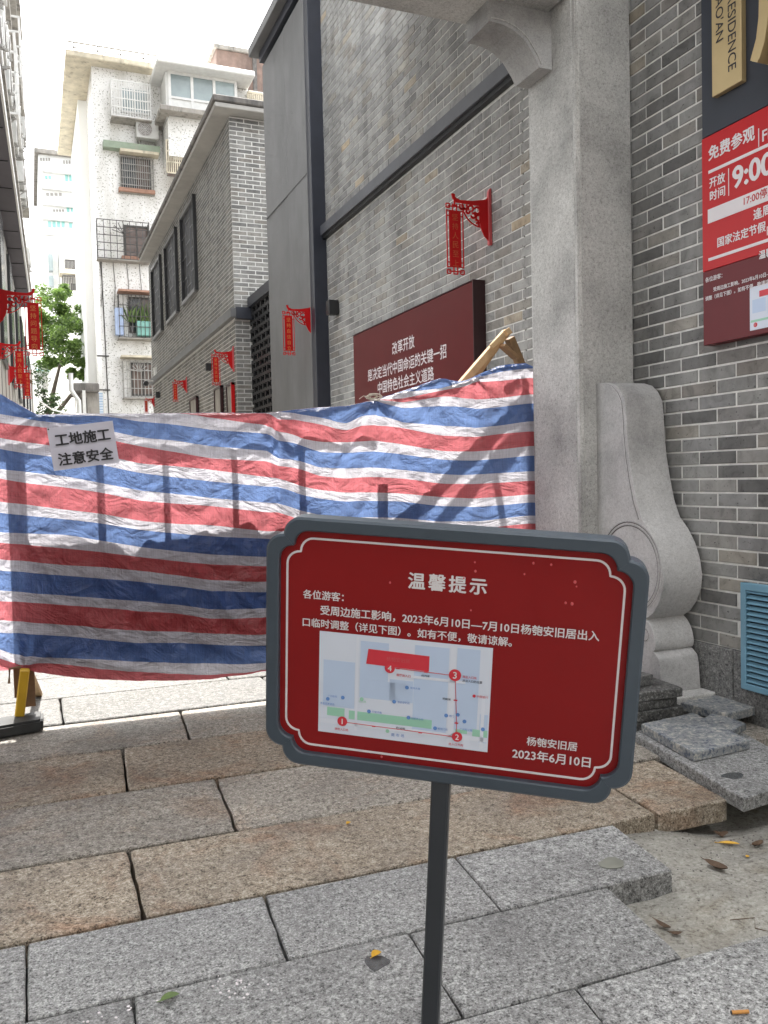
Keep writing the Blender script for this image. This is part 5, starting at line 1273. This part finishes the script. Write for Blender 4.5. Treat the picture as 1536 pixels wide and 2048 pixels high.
# yellow trestle leg, wooden strut, hook and rubber foot
tl = thing('yellow_trestle', 'yellow steel barrier leg under the tarp standing on a black rubber foot', 'barrier leg', tuple(gz(50, 1430, .05)))
a = gy(50, 1338, 4.47); b = gz(39, 1432, .062)
m = MB(); m.bar((a.x, 4.47, a.z), (b.x, b.y, b.z), .046, .03); m.build('leg', 'yellow', tl, bevel=.006)
a = gy(66, 1345, 4.62); b = gz(77, 1390, .0); m = MB(); m.bar((a.x-.02, 4.62, a.z), (b.x+.0, b.y, 0.0), .042, .03); m.build('rear_leg', 'wood', tl, bevel=.004)
a = gy(33, 1335, 4.56); m = MB(); m.bar((a.x, 4.56, a.z+.05), (a.x, 4.58, gy(31, 1382, 4.58).z-.03), .03); m.build('strut', 'wood_old', tl)
a = gy(19, 1336, 4.48); m = MB(); m.tube([(a.x+.05, 4.48, a.z), (a.x, 4.48, a.z-.004), (a.x-.005, 4.48, a.z-.075)], .007, 6); m.build('hook', 'wood_old', tl)

rf = MB(); a = gz(-60, 1468, .0); b = gz(88, 1450, .0); y_ = b.y
q = [(-.55, 4.30), (b.x-.005, 4.42), (b.x+.0, 4.60), (-.5, 4.50)]
rf.prism([(x, y) for x, y in q], .0015, .062); tag(rf.build('rubber_foot', 'rubber', bevel=.012, seg=2, smooth=True), 'black rubber foot block under the yellow leg at the left edge', 'rubber block')

# raw pine trestle behind the tarp near the pillar
wt = thing('wooden_trestle', 'raw pine trestle sticking up behind the tarp beside the pillar', 'trestle', (2.6, 4.72, 0))
def wb(x0, y0, x1, y1, Ya, Yb, t, t2, nm='leg', mat='wood', ext=0.0):
    a = gy(x0, y0, Ya); b = gy(x1, y1, Yb); b = b+(b-a)*ext; m = MB(); m.bar(tuple(a), tuple(b), t, t2, up=(0, 1, 0)); return m.build(nm, mat, wt, bevel=.003)
wb(1013, 664, 925, 766, 4.60, 4.60, .045, .05, ext=3.2)
wb(1006, 672, 940, 766, 4.66, 4.66, .04, .05, ext=2.8)
wb(1019, 676, 1043, 734, 4.64, 4.66, .05, .05, ext=5.0, mat='wood_dark')
wb(1003, 690, 1032, 716, 4.56, 4.60, .022, .06, 'brace', 'wood_dark')
wb(982, 694, 1008, 668, 4.53, 4.53, .03, .02, 'cleat')
wb(1018, 662, 1000, 676, 4.53, 4.66, .035, .04, 'ridge_block')
wb(940, 770, 1000, 1100, 4.62, 4.60, .03, .05, 'brace')

rp = thing('cord_knot', 'frayed white cord tying the tarp up at its middle', 'cord', tuple(gt_(745, 797)))
m = MB(); rr = random.Random(2); c = gt_(743, 795)+Vector((0, -.03, 0))
for k in range(9):
    pts = []
    r1, r2, ph = rr.uniform(.015, .045), rr.uniform(.008, .02), rr.uniform(0, 6)
    for i in range(15):
        t = ph+i/14*5.2; pts.append(tuple(c+Vector((r1*math.cos(t)+rr.uniform(-.004, .004)+.01*math.cos(k), rr.uniform(-.008, .008), r2*math.sin(t)+.004*math.sin(k*2)))))
    m.tube(pts, .0022, 5)
m.tube([tuple(c+Vector((-.02, 0, 0))), tuple(c+Vector((-.06, 0, .005))), tuple(c+Vector((-.085, 0, -.012)))], .002, 5)
m.build('loops', 'rope', rp)

# ================================================================== notice stand in the foreground
ex = Vector((.819, -.568, -.082)).normalized(); up = Vector((-.006, -.151, .988)); up = (up-ex*up.dot(ex)).normalized(); nn = ex.cross(up)
CS = Vector((.564, 1.108, .934)); FS = Fr(CS, ex, up, nn)
foot = CS+ex*(-.0105)-up*((CS.z-.0)/up.z)
sd = thing('notice_stand', 'red notice board in a slate-blue notched frame on a single post', 'sign stand', tuple(foot))
def ornate(x0, x1, y0, y1, c, n=7, k=.5):
    pts = []
    def corner(cx, cy, sx, sy, rev):
        L = []; r_ = c*k
        for i in range(n+1):
            t = math.pi/2*i/n; L.append((cx-sx*(c)+sx*(c-r_)*math.sin(t)*1.0, cy-sy*(r_)*(1-math.cos(t))*1.0))
        for i in range(n+1):
            t = math.pi/2*i/n; L.append((cx-sx*r_+sx*r_*math.sin(t), cy-sy*(r_+(c-r_)*(1-math.cos(t)))))
        return L[::-1] if rev else L
    pts += corner(x1, y1, 1, 1, False)        # top right, clockwise
    pts += corner(x1, y0, 1, -1, True); pts += corner(x0, y0, -1, -1, False); pts += corner(x0, y1, -1, 1, True)
    return pts
OX0, OX1, OY0, OY1 = -.291, .268, -.205, .192
outer = ornate(OX0, OX1, OY0, OY1, .055); inner = ornate(OX0+.0205, OX1-.0205, OY0+.0205, OY1-.0205, .047)
def smooth_cusp(P, it=2):
    for _ in range(it): P = [((P[i-1][0]+2*P[i][0]+P[(i+1) % len(P)][0])/4, (P[i-1][1]+2*P[i][1]+P[(i+1) % len(P)][1])/4) for i in range(len(P))]
    return P
def off_in(P, d):
    cx, cy = (OX0+OX1)/2, (OY0+OY1)/2; out = []
    for i in range(len(P)):
        a_ = P[i-2]; b_ = P[(i+2) % len(P)]; dx, dy = b_[0]-a_[0], b_[1]-a_[1]; q = math.hypot(dx, dy) or 1; nx, ny = dy/q, -dx/q
        if nx*(cx-P[i][0])+ny*(cy-P[i][1]) < 0: nx, ny = -nx, -ny
        out.append((P[i][0]+nx*d, P[i][1]+ny*d))
    return out
m = MB(FS); o2 = off_in(outer, .0035); i2 = off_in(inner, -.002)
n = len(outer)
m.add([(x, y, -.032) for x, y in outer]+[(x, y, -.003) for x, y in outer]+[(x, y, .0) for x, y in o2]+[(x, y, .0) for x, y in i2]+[(x, y, -.002) for x, y in inner]+[(x, y, -.014) for x, y in inner]+[(x, y, -.032) for x, y in inner],
      [(r_*n+i, r_*n+(i+1) % n, (r_+1)*n+(i+1) % n, (r_+1)*n+i) for r_ in range(6) for i in range(n)]+[(i, 6*n+i, 6*n+(i+1) % n, (i+1) % n) for i in range(n)])
m.build('frame', 'lead', sd, smooth=True)
inner_p = off_in(inner, -.004)
m = MB(FS); m.prism(inner_p[::-1], -.028, -.011); m.build('panel', 'panel_red', sd)
lo = ornate(-.2615, .2385, -.1745, .1605, .043); li = off_in(lo, .0032)
m = MB(FS); m.ribbon(lo, li, -.011, -.0102, closed=True); m.build('border_line', 'white_print', sd)
WS = -.0102
def st(s, u0, v0, u1, mat='white_print', bold=.02, **k): return letter(sd, s, FS, u0, v0, u1=u1, mat=mat, bold=bold, w=WS, **k)
st('温馨提示', -.0725, .094, .0445, bold=.028, spacing=1.28)
st('各位游客：', -.2345, .0645, -.1700)
st('受周边施工影响，2023年6月10日—7月10日杨匏安旧居出入', -.2065, .0405, .2075)
st('口临时调整（详见下图）。如有不便，敬请谅解。', -.2345, .0195, .0850)
st('杨匏安旧居', .1150, -.1300, .1885)
st('2023年6月10日', .0950, -.1535, .2090)
# the map
mx0, mx1, my0, my1 = -.2070, .0580, -.1490, .0150
m = MB(FS); m.box(mx0, mx1, my0, my1, -.011, -.0103); mo = m.build('map', 'map_base', sd)
def mbx(L, mat, name, w0=-.0103, w1=-.0101):
    m = MB(FS)
    for x0, x1, y0, y1 in L: m.box(x0, x1, y0, y1, w0, w1)
    return m.build(name, mat, mo)
mbx([(-.142, -.098, -.055, .006), (-.142, -.062, -.085, -.0551), (-.058, -.006, -.128, .008), (-.095, -.0585, -.0848, -.050), (.006, .040, -.120, .010), (-.2, -.15, -.105, -.03), (.044, .056, -.135, -.09)], 'map_block', 'map_block')
mbx([(-.193, -.165, -.1205, -.1065), (-.158, -.028, -.1225, -.1085), (.034, .0565, -.126, -.115), (.008, .026, -.124, -.118)], 'map_green', 'map_park', -.0101, -.01)
mbx([(-.1485, -.1445, -.14, .013), (-.205, .056, -.1335, -.1265), (-.004, .0045, -.145, .013), (.0455, .0505, -.145, -.06), (-.07, .02, -.0448, -.0405)], 'map_road', 'map_road', -.0100, -.0098)
m = MB(FS); m.add([(-.1325, -.0295, -.0095), (-.0355, -.0315, -.0095), (-.0355, -.0075, -.0095), (-.1295, -.0055, -.0095), (-.1325, -.0295, -.0099), (-.0355, -.0315, -.0099), (-.0355, -.0075, -.0099), (-.1295, -.0055, -.0099)], [(0, 1, 2, 3), (7, 6, 5, 4), (0, 4, 5, 1), (1, 5, 6, 2), (2, 6, 7, 3), (3, 7, 4, 0)]); m.build('map_building', 'map_red', mo)
m = MB(FS)
for a_, b_ in (((-.168, -.1285), (.011, -.1305)), ((.011, -.1305), (.0045, -.0335)), ((.0045, -.0335), (-.094, -.0315))): m.bar((*a_, -.0096), (*b_, -.0096), .0009, .0003, up=(0, 0, 1))
for q_ in ((-.118, -.1295), (-.045, -.1305), (.0095, -.108), (.0065, -.072), (-.04, -.0325), (-.083, -.0318)): m.box(q_[0]-.0028, q_[0]+.0028, q_[1]-.0009, q_[1]+.0009, -.0096, -.0092)
m.build('map_route', 'map_red', mo)
for s_, (u, v), r_ in (('1', (-.168, -.1275), .0078), ('2', (.0115, -.1300), .0078), ('3', (.004, -.0325), .0092), ('4', (-.0955, -.0325), .0078)):
    m = MB(FS); m.disc((u, v), r_, -.0095, -.009, 22); d_ = m.build('map_marker', 'map_red', mo)
    vs_, fs3 = text_data(s_, .02); x0 = min(v_[0] for v_ in vs_); x1 = max(v_[0] for v_ in vs_); y0 = min(v_[1] for v_ in vs_); y1 = max(v_[1] for v_ in vs_); k = r_*1.15/(y1-y0)
    m = MB(FS); m.add([(u+(q_[0]-(x0+x1)/2)*k, v+(q_[1]-(y0+y1)/2)*k, -.0087+q_[2]) for q_ in vs_], fs3); m.build('lettering', 'white_print', mo)
def ml(s, u, v, h, mat='map_dark', bold=.0):
    return letter(mo, s, FS, u, v, h=h, mat=mat, bold=bold, w=-.0093)
ml('杨匏安旧居', -.1010, -.0215, .0068, 'red_plate'); ml('展厅出入口', -.0850, -.0440, .0042, 'map_red', .01); ml('现出入口处', .0155, -.0355, .0040, 'map_red', .01)
ml('原出入口的位置', .0155, -.0415, .0040, 'map_dark', .01); ml('现出入口处', -.1800, -.1430, .0042, 'map_red', .01); ml('出入口方向', -.0005, -.1445, .0042, 'map_red', .01)
ml('约140米', -.0830, -.1292, .0040, 'map_dark', .015); ml('约80米', -.0130, -.0735, .0040, 'map_dark', .015); ml('约70米', -.0465, -.0405, .0040, 'map_dark', .015)
ml('北京路', -.1430, -.0930, .0038, 'map_green'); ml('中国银行', .0380, -.0640, .0040, 'map_red'); ml('南 市 场', -.0900, -.1420, .0055, 'map_blue')
m = MB(FS)
for (u, v) in ((-.168, -.0885), (-.192, -.0935), (-.126, -.106), (-.064, -.1085), (-.087, -.0855), (-.068, -.0605), (-.0225, -.1205), (-.0065, -.098), (.0215, -.104), (.0495, -.113), (.011, -.0945)): m.disc((u, v), .0030, -.0098, -.0093, 12)
m.build('map_pin', 'map_blue', mo)
m = MB(FS); m.disc((-.138, -.0875), .003, -.0098, -.0093, 12); m.disc((-.096, -.1345), .003, -.0098, -.0093, 12); m.build('map_pin', 'map_green', mo)
m = MB(FS); m.disc((.034, -.062), .0024, -.0098, -.0093, 12); m.build('map_pin', 'map_red', mo)
for s_, u, v in (('广州影院', -.192, -.0900), ('集合店美食街', -.2040, -.1030), ('行街市集', -.1210, -.1075), ('如家商业街', -.0600, -.1105), ('连锁便利店', -.0820, -.0870), ('诗书大楼', -.0630, -.0620), ('餐饮门店', -.0185, -.1220), ('德门', -.0020, -.0995), ('广州起义路\n停车场', .0150, -.1185)):
    ml(s_.split('\n')[0], u, v, .0036, 'map_blue')
# rain drops on the panel
m = MB(FS); rr = random.Random(9)
for (px, py) in ((1066, 1130), (1102, 1133), (1048, 1152), (1150, 1168), (1153, 1177), (1131, 1210), (1144, 1212), (948, 1128), (949, 1146), (760, 1520), (940, 1225), (777, 1169), (926, 1160)):
    d_ = ray(px, py); t_ = ((CS-EYE).dot(nn))/d_.dot(nn); q_ = EYE+d_*t_-CS; u, v = q_.dot(ex), q_.dot(up); r_ = rr.uniform(.0012, .0024)
    vs_ = []; fs3 = []
    for j in range(4):
        for i in range(8): ph = j*math.pi/8; vs_.append((u+r_*math.cos(ph)*math.cos(i*math.pi/4), v+r_*math.cos(ph)*math.sin(i*math.pi/4)*1.2, -.011+r_*.6*math.sin(ph)))
    for j in range(3):
        for i in range(8): fs3.append((j*8+i, j*8+(i+1) % 8, (j+1)*8+(i+1) % 8, (j+1)*8+i))
    fs3.append(tuple(range(24, 32))); m.add(vs_, fs3)
m.build('water_drops', 'red_plate', sd, smooth=True, kind='stuff')
# post and base
L_ = (CS.z)/up.z
m = MB(FS); m.box(-.0245, .0035, -L_+.006, OY0+.004, -.031, -.004); m.build('post', 'post', sd, bevel=.003)
m = MB(FS); m.box(-.06, .04, OY0+.004, OY0+.05, -.036, -.0322); m.build('mounting_plate', 'post', sd)
m = MB(); q_ = foot; m.prism([(q_.x+.15*math.cos(2*math.pi*i/40), q_.y+.15*math.sin(2*math.pi*i/40)) for i in range(40)], .001, .012); m.build('base', 'post', sd, bevel=.003)

# ================================================================== loose slabs by the wall
def loose(label, px, z, thick, mat, z_list=None, grp=None, bottom=None, jag=.006):
    """corners given as photo points on the slab's top, which lies at height z"""
    q = [gz(x, y, z) for x, y in px]; q = [(p.x, p.y) for p in q]
    o = slab(q, mat, thick=thick, gap=0.0, jag=jag, z=z, name='loose_slab', parent=None, seed=int(z*1000))
    return tag(o, label, 'stone slab', grp)
loose('big grey granite slab with dark spot, overhanging the dug-out corner', [(1262, 1464), (1487, 1598), (1640, 1545), (1408, 1425)], .035, .05, 'slab_grey')
loose('dusty blue-white slab lying on the big grey one', [(1280, 1447), (1387, 1506), (1502, 1480), (1386, 1424)], .075, .036, 'slab_blue', jag=.005)
loose('thin plain slab peeking out between the two dusty ones', [(1400, 1440), (1465, 1462), (1494, 1447), (1428, 1424)], .068, .03, 'slab_blue', jag=.005)
loose('dusty slab lying furthest back against the wall plinth', [(1358, 1405), (1456, 1427), (1516, 1413), (1430, 1384)], .085, .038, 'slab_blue', jag=.005)
zz = .0; names = ['lowest', 'second lowest', 'middle', 'second highest', 'topmost small']
cx_, cy_ = 2.53, 3.30
for k, (hw, hd, th) in enumerate(((.23, .2, .05), (.25, .2, .048), (.235, .2, .042), (.255, .19, .045), (.17, .13, .05))):
    ang = R([4, -3, 2, -5, 8][k]); dx = [0, .01, -.01, .01, -.02][k]
    z0 = zz; zz += th
    q = []
    for sx, sy in ((-1, -1), (1, -1), (1, 1), (-1, 1)):
        u_, v_ = sx*hw, sy*hd; q.append((cx_+dx+u_*math.cos(ang)-v_*math.sin(ang), cy_+u_*math.sin(ang)+v_*math.cos(ang)))
    o = slab(q, 'slab_dusty' if k != 4 else 'plinth', thick=th-.004, gap=0, jag=.005, z=zz, name='loose_slab', parent=None, seed=40+k)
    tag(o, '%s dark slab of the pile behind the notice stand' % names[k], 'stone slab', 'slabs piled behind the notice stand')
# rubble by the plinth
m = MB(); rr = random.Random(21)
def pebble(mb, c, r_, rr):
    vs = []; 
    for j in range(3):
        for i in range(6): ph = (j-1)*.8; vs.append((c[0]+r_*math.cos(ph)*math.cos(i*1.047)*rr.uniform(.7, 1.2), c[1]+r_*math.cos(ph)*math.sin(i*1.047)*rr.uniform(.7, 1.2), c[2]+r_*.6*math.sin(ph)))
    fs = [(j*6+i, j*6+(i+1) % 6, (j+1)*6+(i+1) % 6, (j+1)*6+i) for j in range(2) for i in range(6)]+[tuple(range(6))[::-1], tuple(range(12, 18))]
    mb.add(vs, fs)
for k in range(120):
    a_ = rr.uniform(2.55, 3.0); b_ = rr.uniform(2.95, 3.3); pebble(m, (a_, b_, .006), rr.uniform(.004, .014), rr)
for k in range(160):
    a_ = rr.uniform(1.62, 2.45); b_ = rr.uniform(2.02, 2.42); pebble(m, (a_, b_, bed_z(a_, b_)), rr.uniform(.001, .0045), rr)
for k in range(420):
    a_ = rr.uniform(1.45, 2.7); b_ = rr.uniform(1.62, 2.4); pebble(m, (a_, b_, bed_z(a_, b_)), rr.uniform(.0012, .0035), rr)
o = m.build('rubble', 'concrete_dark'); o['kind'] = 'stuff'; o['label'] = 'broken stone crumbs in the dug-out corner and by the plinth'; o['category'] = 'rubble'

# ================================================================== litter: leaves, butt, stains
def leaf2(name, label, px, z, ln, wd, ang, mat, curl=.3, cat='leaf', grp='fallen leaves'):
    p = gz(*px, z)
    if z < 0:
        for _ in range(3): p = gz(*px, bed_z(p.x, p.y)); z = bed_z(p.x, p.y)-.002
    m = MB(Fr((p.x, p.y, z+.004), (math.cos(ang), math.sin(ang), 0), (-math.sin(ang), math.cos(ang), 0))); vs = []; fs = []; N = 8
    for i in range(N+1):
        t = i/N; w = wd*1.45*math.sin(math.pi*t)**.7; h = curl*ln*(.5*(2*t-1)**2)
        for s_ in (-1, 0, 1): vs.append(((t-.5)*ln, s_*w/2, h+abs(s_)*w*.35+.001))
    for i in range(N):
        for s_ in (0, 1): k = i*3+s_; fs.append((k, k+3, k+4, k+1))
    m.add(vs, fs); m.bar((-.66*ln, 0, curl*ln*.5+.002), (-.45*ln, 0, curl*ln*.42+.001), .0016)
    return tag(m.build(name, mat, smooth=True), label, cat, grp)
leaf2('leaf', 'small curled yellow leaf on a wet spot of grey granite', (753, 1914), 0, .034, .016, R(25), 'leaf_yellow', .1)
leaf2('leaf', 'green leaf over a joint at the bottom left', (340, 2001), 0, .048, .017, R(12), 'leaf_green', .1)
leaf2('leaf', 'long bright yellow leaf in the dug-out corner', (1458, 1690), -.05, .07, .014, R(-35), 'leaf_yellow', .08)
leaf2('leaf', 'round dark brown leaf beside the yellow one', (1442, 1672), -.05, .04, .034, R(60), 'leaf_brown', .4)
leaf2('leaf', 'large crumpled brown leaf in the middle of the cement hollow', (1432, 1738), -.05, .085, .026, R(-78), 'leaf_brown', .35)
leaf2('leaf', 'twisted brown leaf at the right edge of the hollow', (1515, 1693), -.05, .06, .018, R(10), 'leaf_brown', .4)
leaf2('leaf', 'dark shrivelled leaf near the slab corner in the hollow', (1326, 1856), -.05, .055, .014, R(-80), 'leaf_brown', .4)
leaf2('leaf', 'small dark curl of leaf lowest in the hollow', (1352, 1872), -.05, .035, .012, R(-25), 'leaf_brown', .5)
leaf2('leaf', 'tiny yellow-green leaf on the tan granite', (697, 1650), 0, .02, .012, R(30), 'leaf_yellow', .3)
leaf2('leaf', 'orange crumb of leaf right of the crumpled brown leaf', (1495, 1716), -.05, .014, .009, R(20), 'leaf_yellow', .5)
p = gz(1480, 2029, 0); m = MB(); m.tube([(p.x-.018, p.y+.006, .006), (p.x+.018, p.y-.007, .006)], .0042, 10)
cbt = m.build('cigarette_butt', plain('orange_filter', (.55, .26, .07), .8, var=.15, vs=60), smooth=True); tag(cbt, 'orange cigarette butt on the granite at the bottom right', 'cigarette butt')
m = MB(); m.tube([(p.x-.0195, p.y+.0065, .006), (p.x-.0181, p.y+.006, .006)], .0043, 10)
cb2 = m.build('ash_tip', 'black_print', cbt)
# twig in the hollow
p = gz(1510, 1850, -.06); m = MB(); m.tube([(p.x+dx, p.y+dy, bed_z(p.x+dx, p.y+dy)+.002+dz) for dx, dy, dz in ((-.04, .05, 0), (.03, .03, .005), (0, 0, 0), (.05, -.06, 0))], .0014, 5)
tag(m.build('twig', 'leaf_brown'), 'thin bent twig in the dug-out hollow at the right edge', 'twig')
def blob(parent_label, px, z, rx_, ry_, mat, seed, name='stain'):
    p = gz(*px, z); n_ = 26; pts = []
    for i in range(n_):
        t = 2*math.pi*i/n_; k = 1+.35*noise.noise((math.cos(t)*1.2, math.sin(t)*1.2, seed)); pts.append((p.x+rx_*k*math.cos(t), p.y+ry_*k*math.sin(t)))
    m = MB(); m.prism(pts, z+.0005, z+.0022); o = m.build(name, mat, pave); return o
blob('', (1222, 1727), .0, .045, .035, 'stain', 3.3)
blob('', (753, 1925), .0, .030, .035, 'wet', 7.7)
m = MB(); p = gz(1466, 1552, .035); pts = [(p.x+.045*math.cos(2*math.pi*i/20)*(1+.2*math.sin(i)), p.y+.03*math.sin(2*math.pi*i/20)) for i in range(20)]
m.prism(pts, .0355, .037); so = m.build('dark_spot', 'wet'); 
for o in bpy.data.objects:
    if o.name.startswith('loose_slab') and o.get('label', '').startswith('big grey'): so.parent = o
# pale speckles of mortar on the slabs, lower left
m = MB(); rr = random.Random(5)
for k in range(34):
    x = rr.gauss(470, 26); y = rr.gauss(1972, 11)
    if k > 24: x = rr.uniform(150, 330); y = 2048-(x-150)*.26+rr.uniform(-12, 12)
    p = gz(x, y, 0); r_ = rr.uniform(.0015, .004); m.prism([(p.x+r_*math.cos(i*1.05)*rr.uniform(.7, 1.2), p.y+r_*math.sin(i*1.05)) for i in range(6)], .0006, .0024)
o = m.build('mortar_specks', 'white_print', pave, kind='stuff')

lw = thing('street_wall', 'grey rendered house wall left of the gateway', 'building', (-1.2, 0, 0))
m = MB(); m.box(-1.9, -1.15, -7, 3.75, 0, 6.5); m.build('wall', 'old_white', lw)
m = MB(); m.box(-2.0, -1.05, -7.1, 3.78, 6.5, 6.7); m.build('coping', 'concrete', lw)
rw = thing('street_facade', 'row of grey shopfronts across the street behind the viewpoint', 'building', (0, -9, 0))
m = MB(); m.box(-14, 14, -12, -9, 0, 9.5); m.build('wall', 'concrete', rw)
for i in range(8):
    m = MB(); m.box(-12.5+i*3.2, -10.9+i*3.2, -9, -8.95, 1.0, 3.0); m.build('window', 'glass_dark', rw)
    m = MB(); m.box(-12.5+i*3.2, -10.9+i*3.2, -9, -8.95, 5.0, 7.0); m.build('window', 'glass_dark', rw)
# closing walls of the place outside the frame: the street side behind the camera stays open
print('objects', len(bpy.data.objects), 'tris', sum(len(me.polygons) for me in bpy.data.meshes))
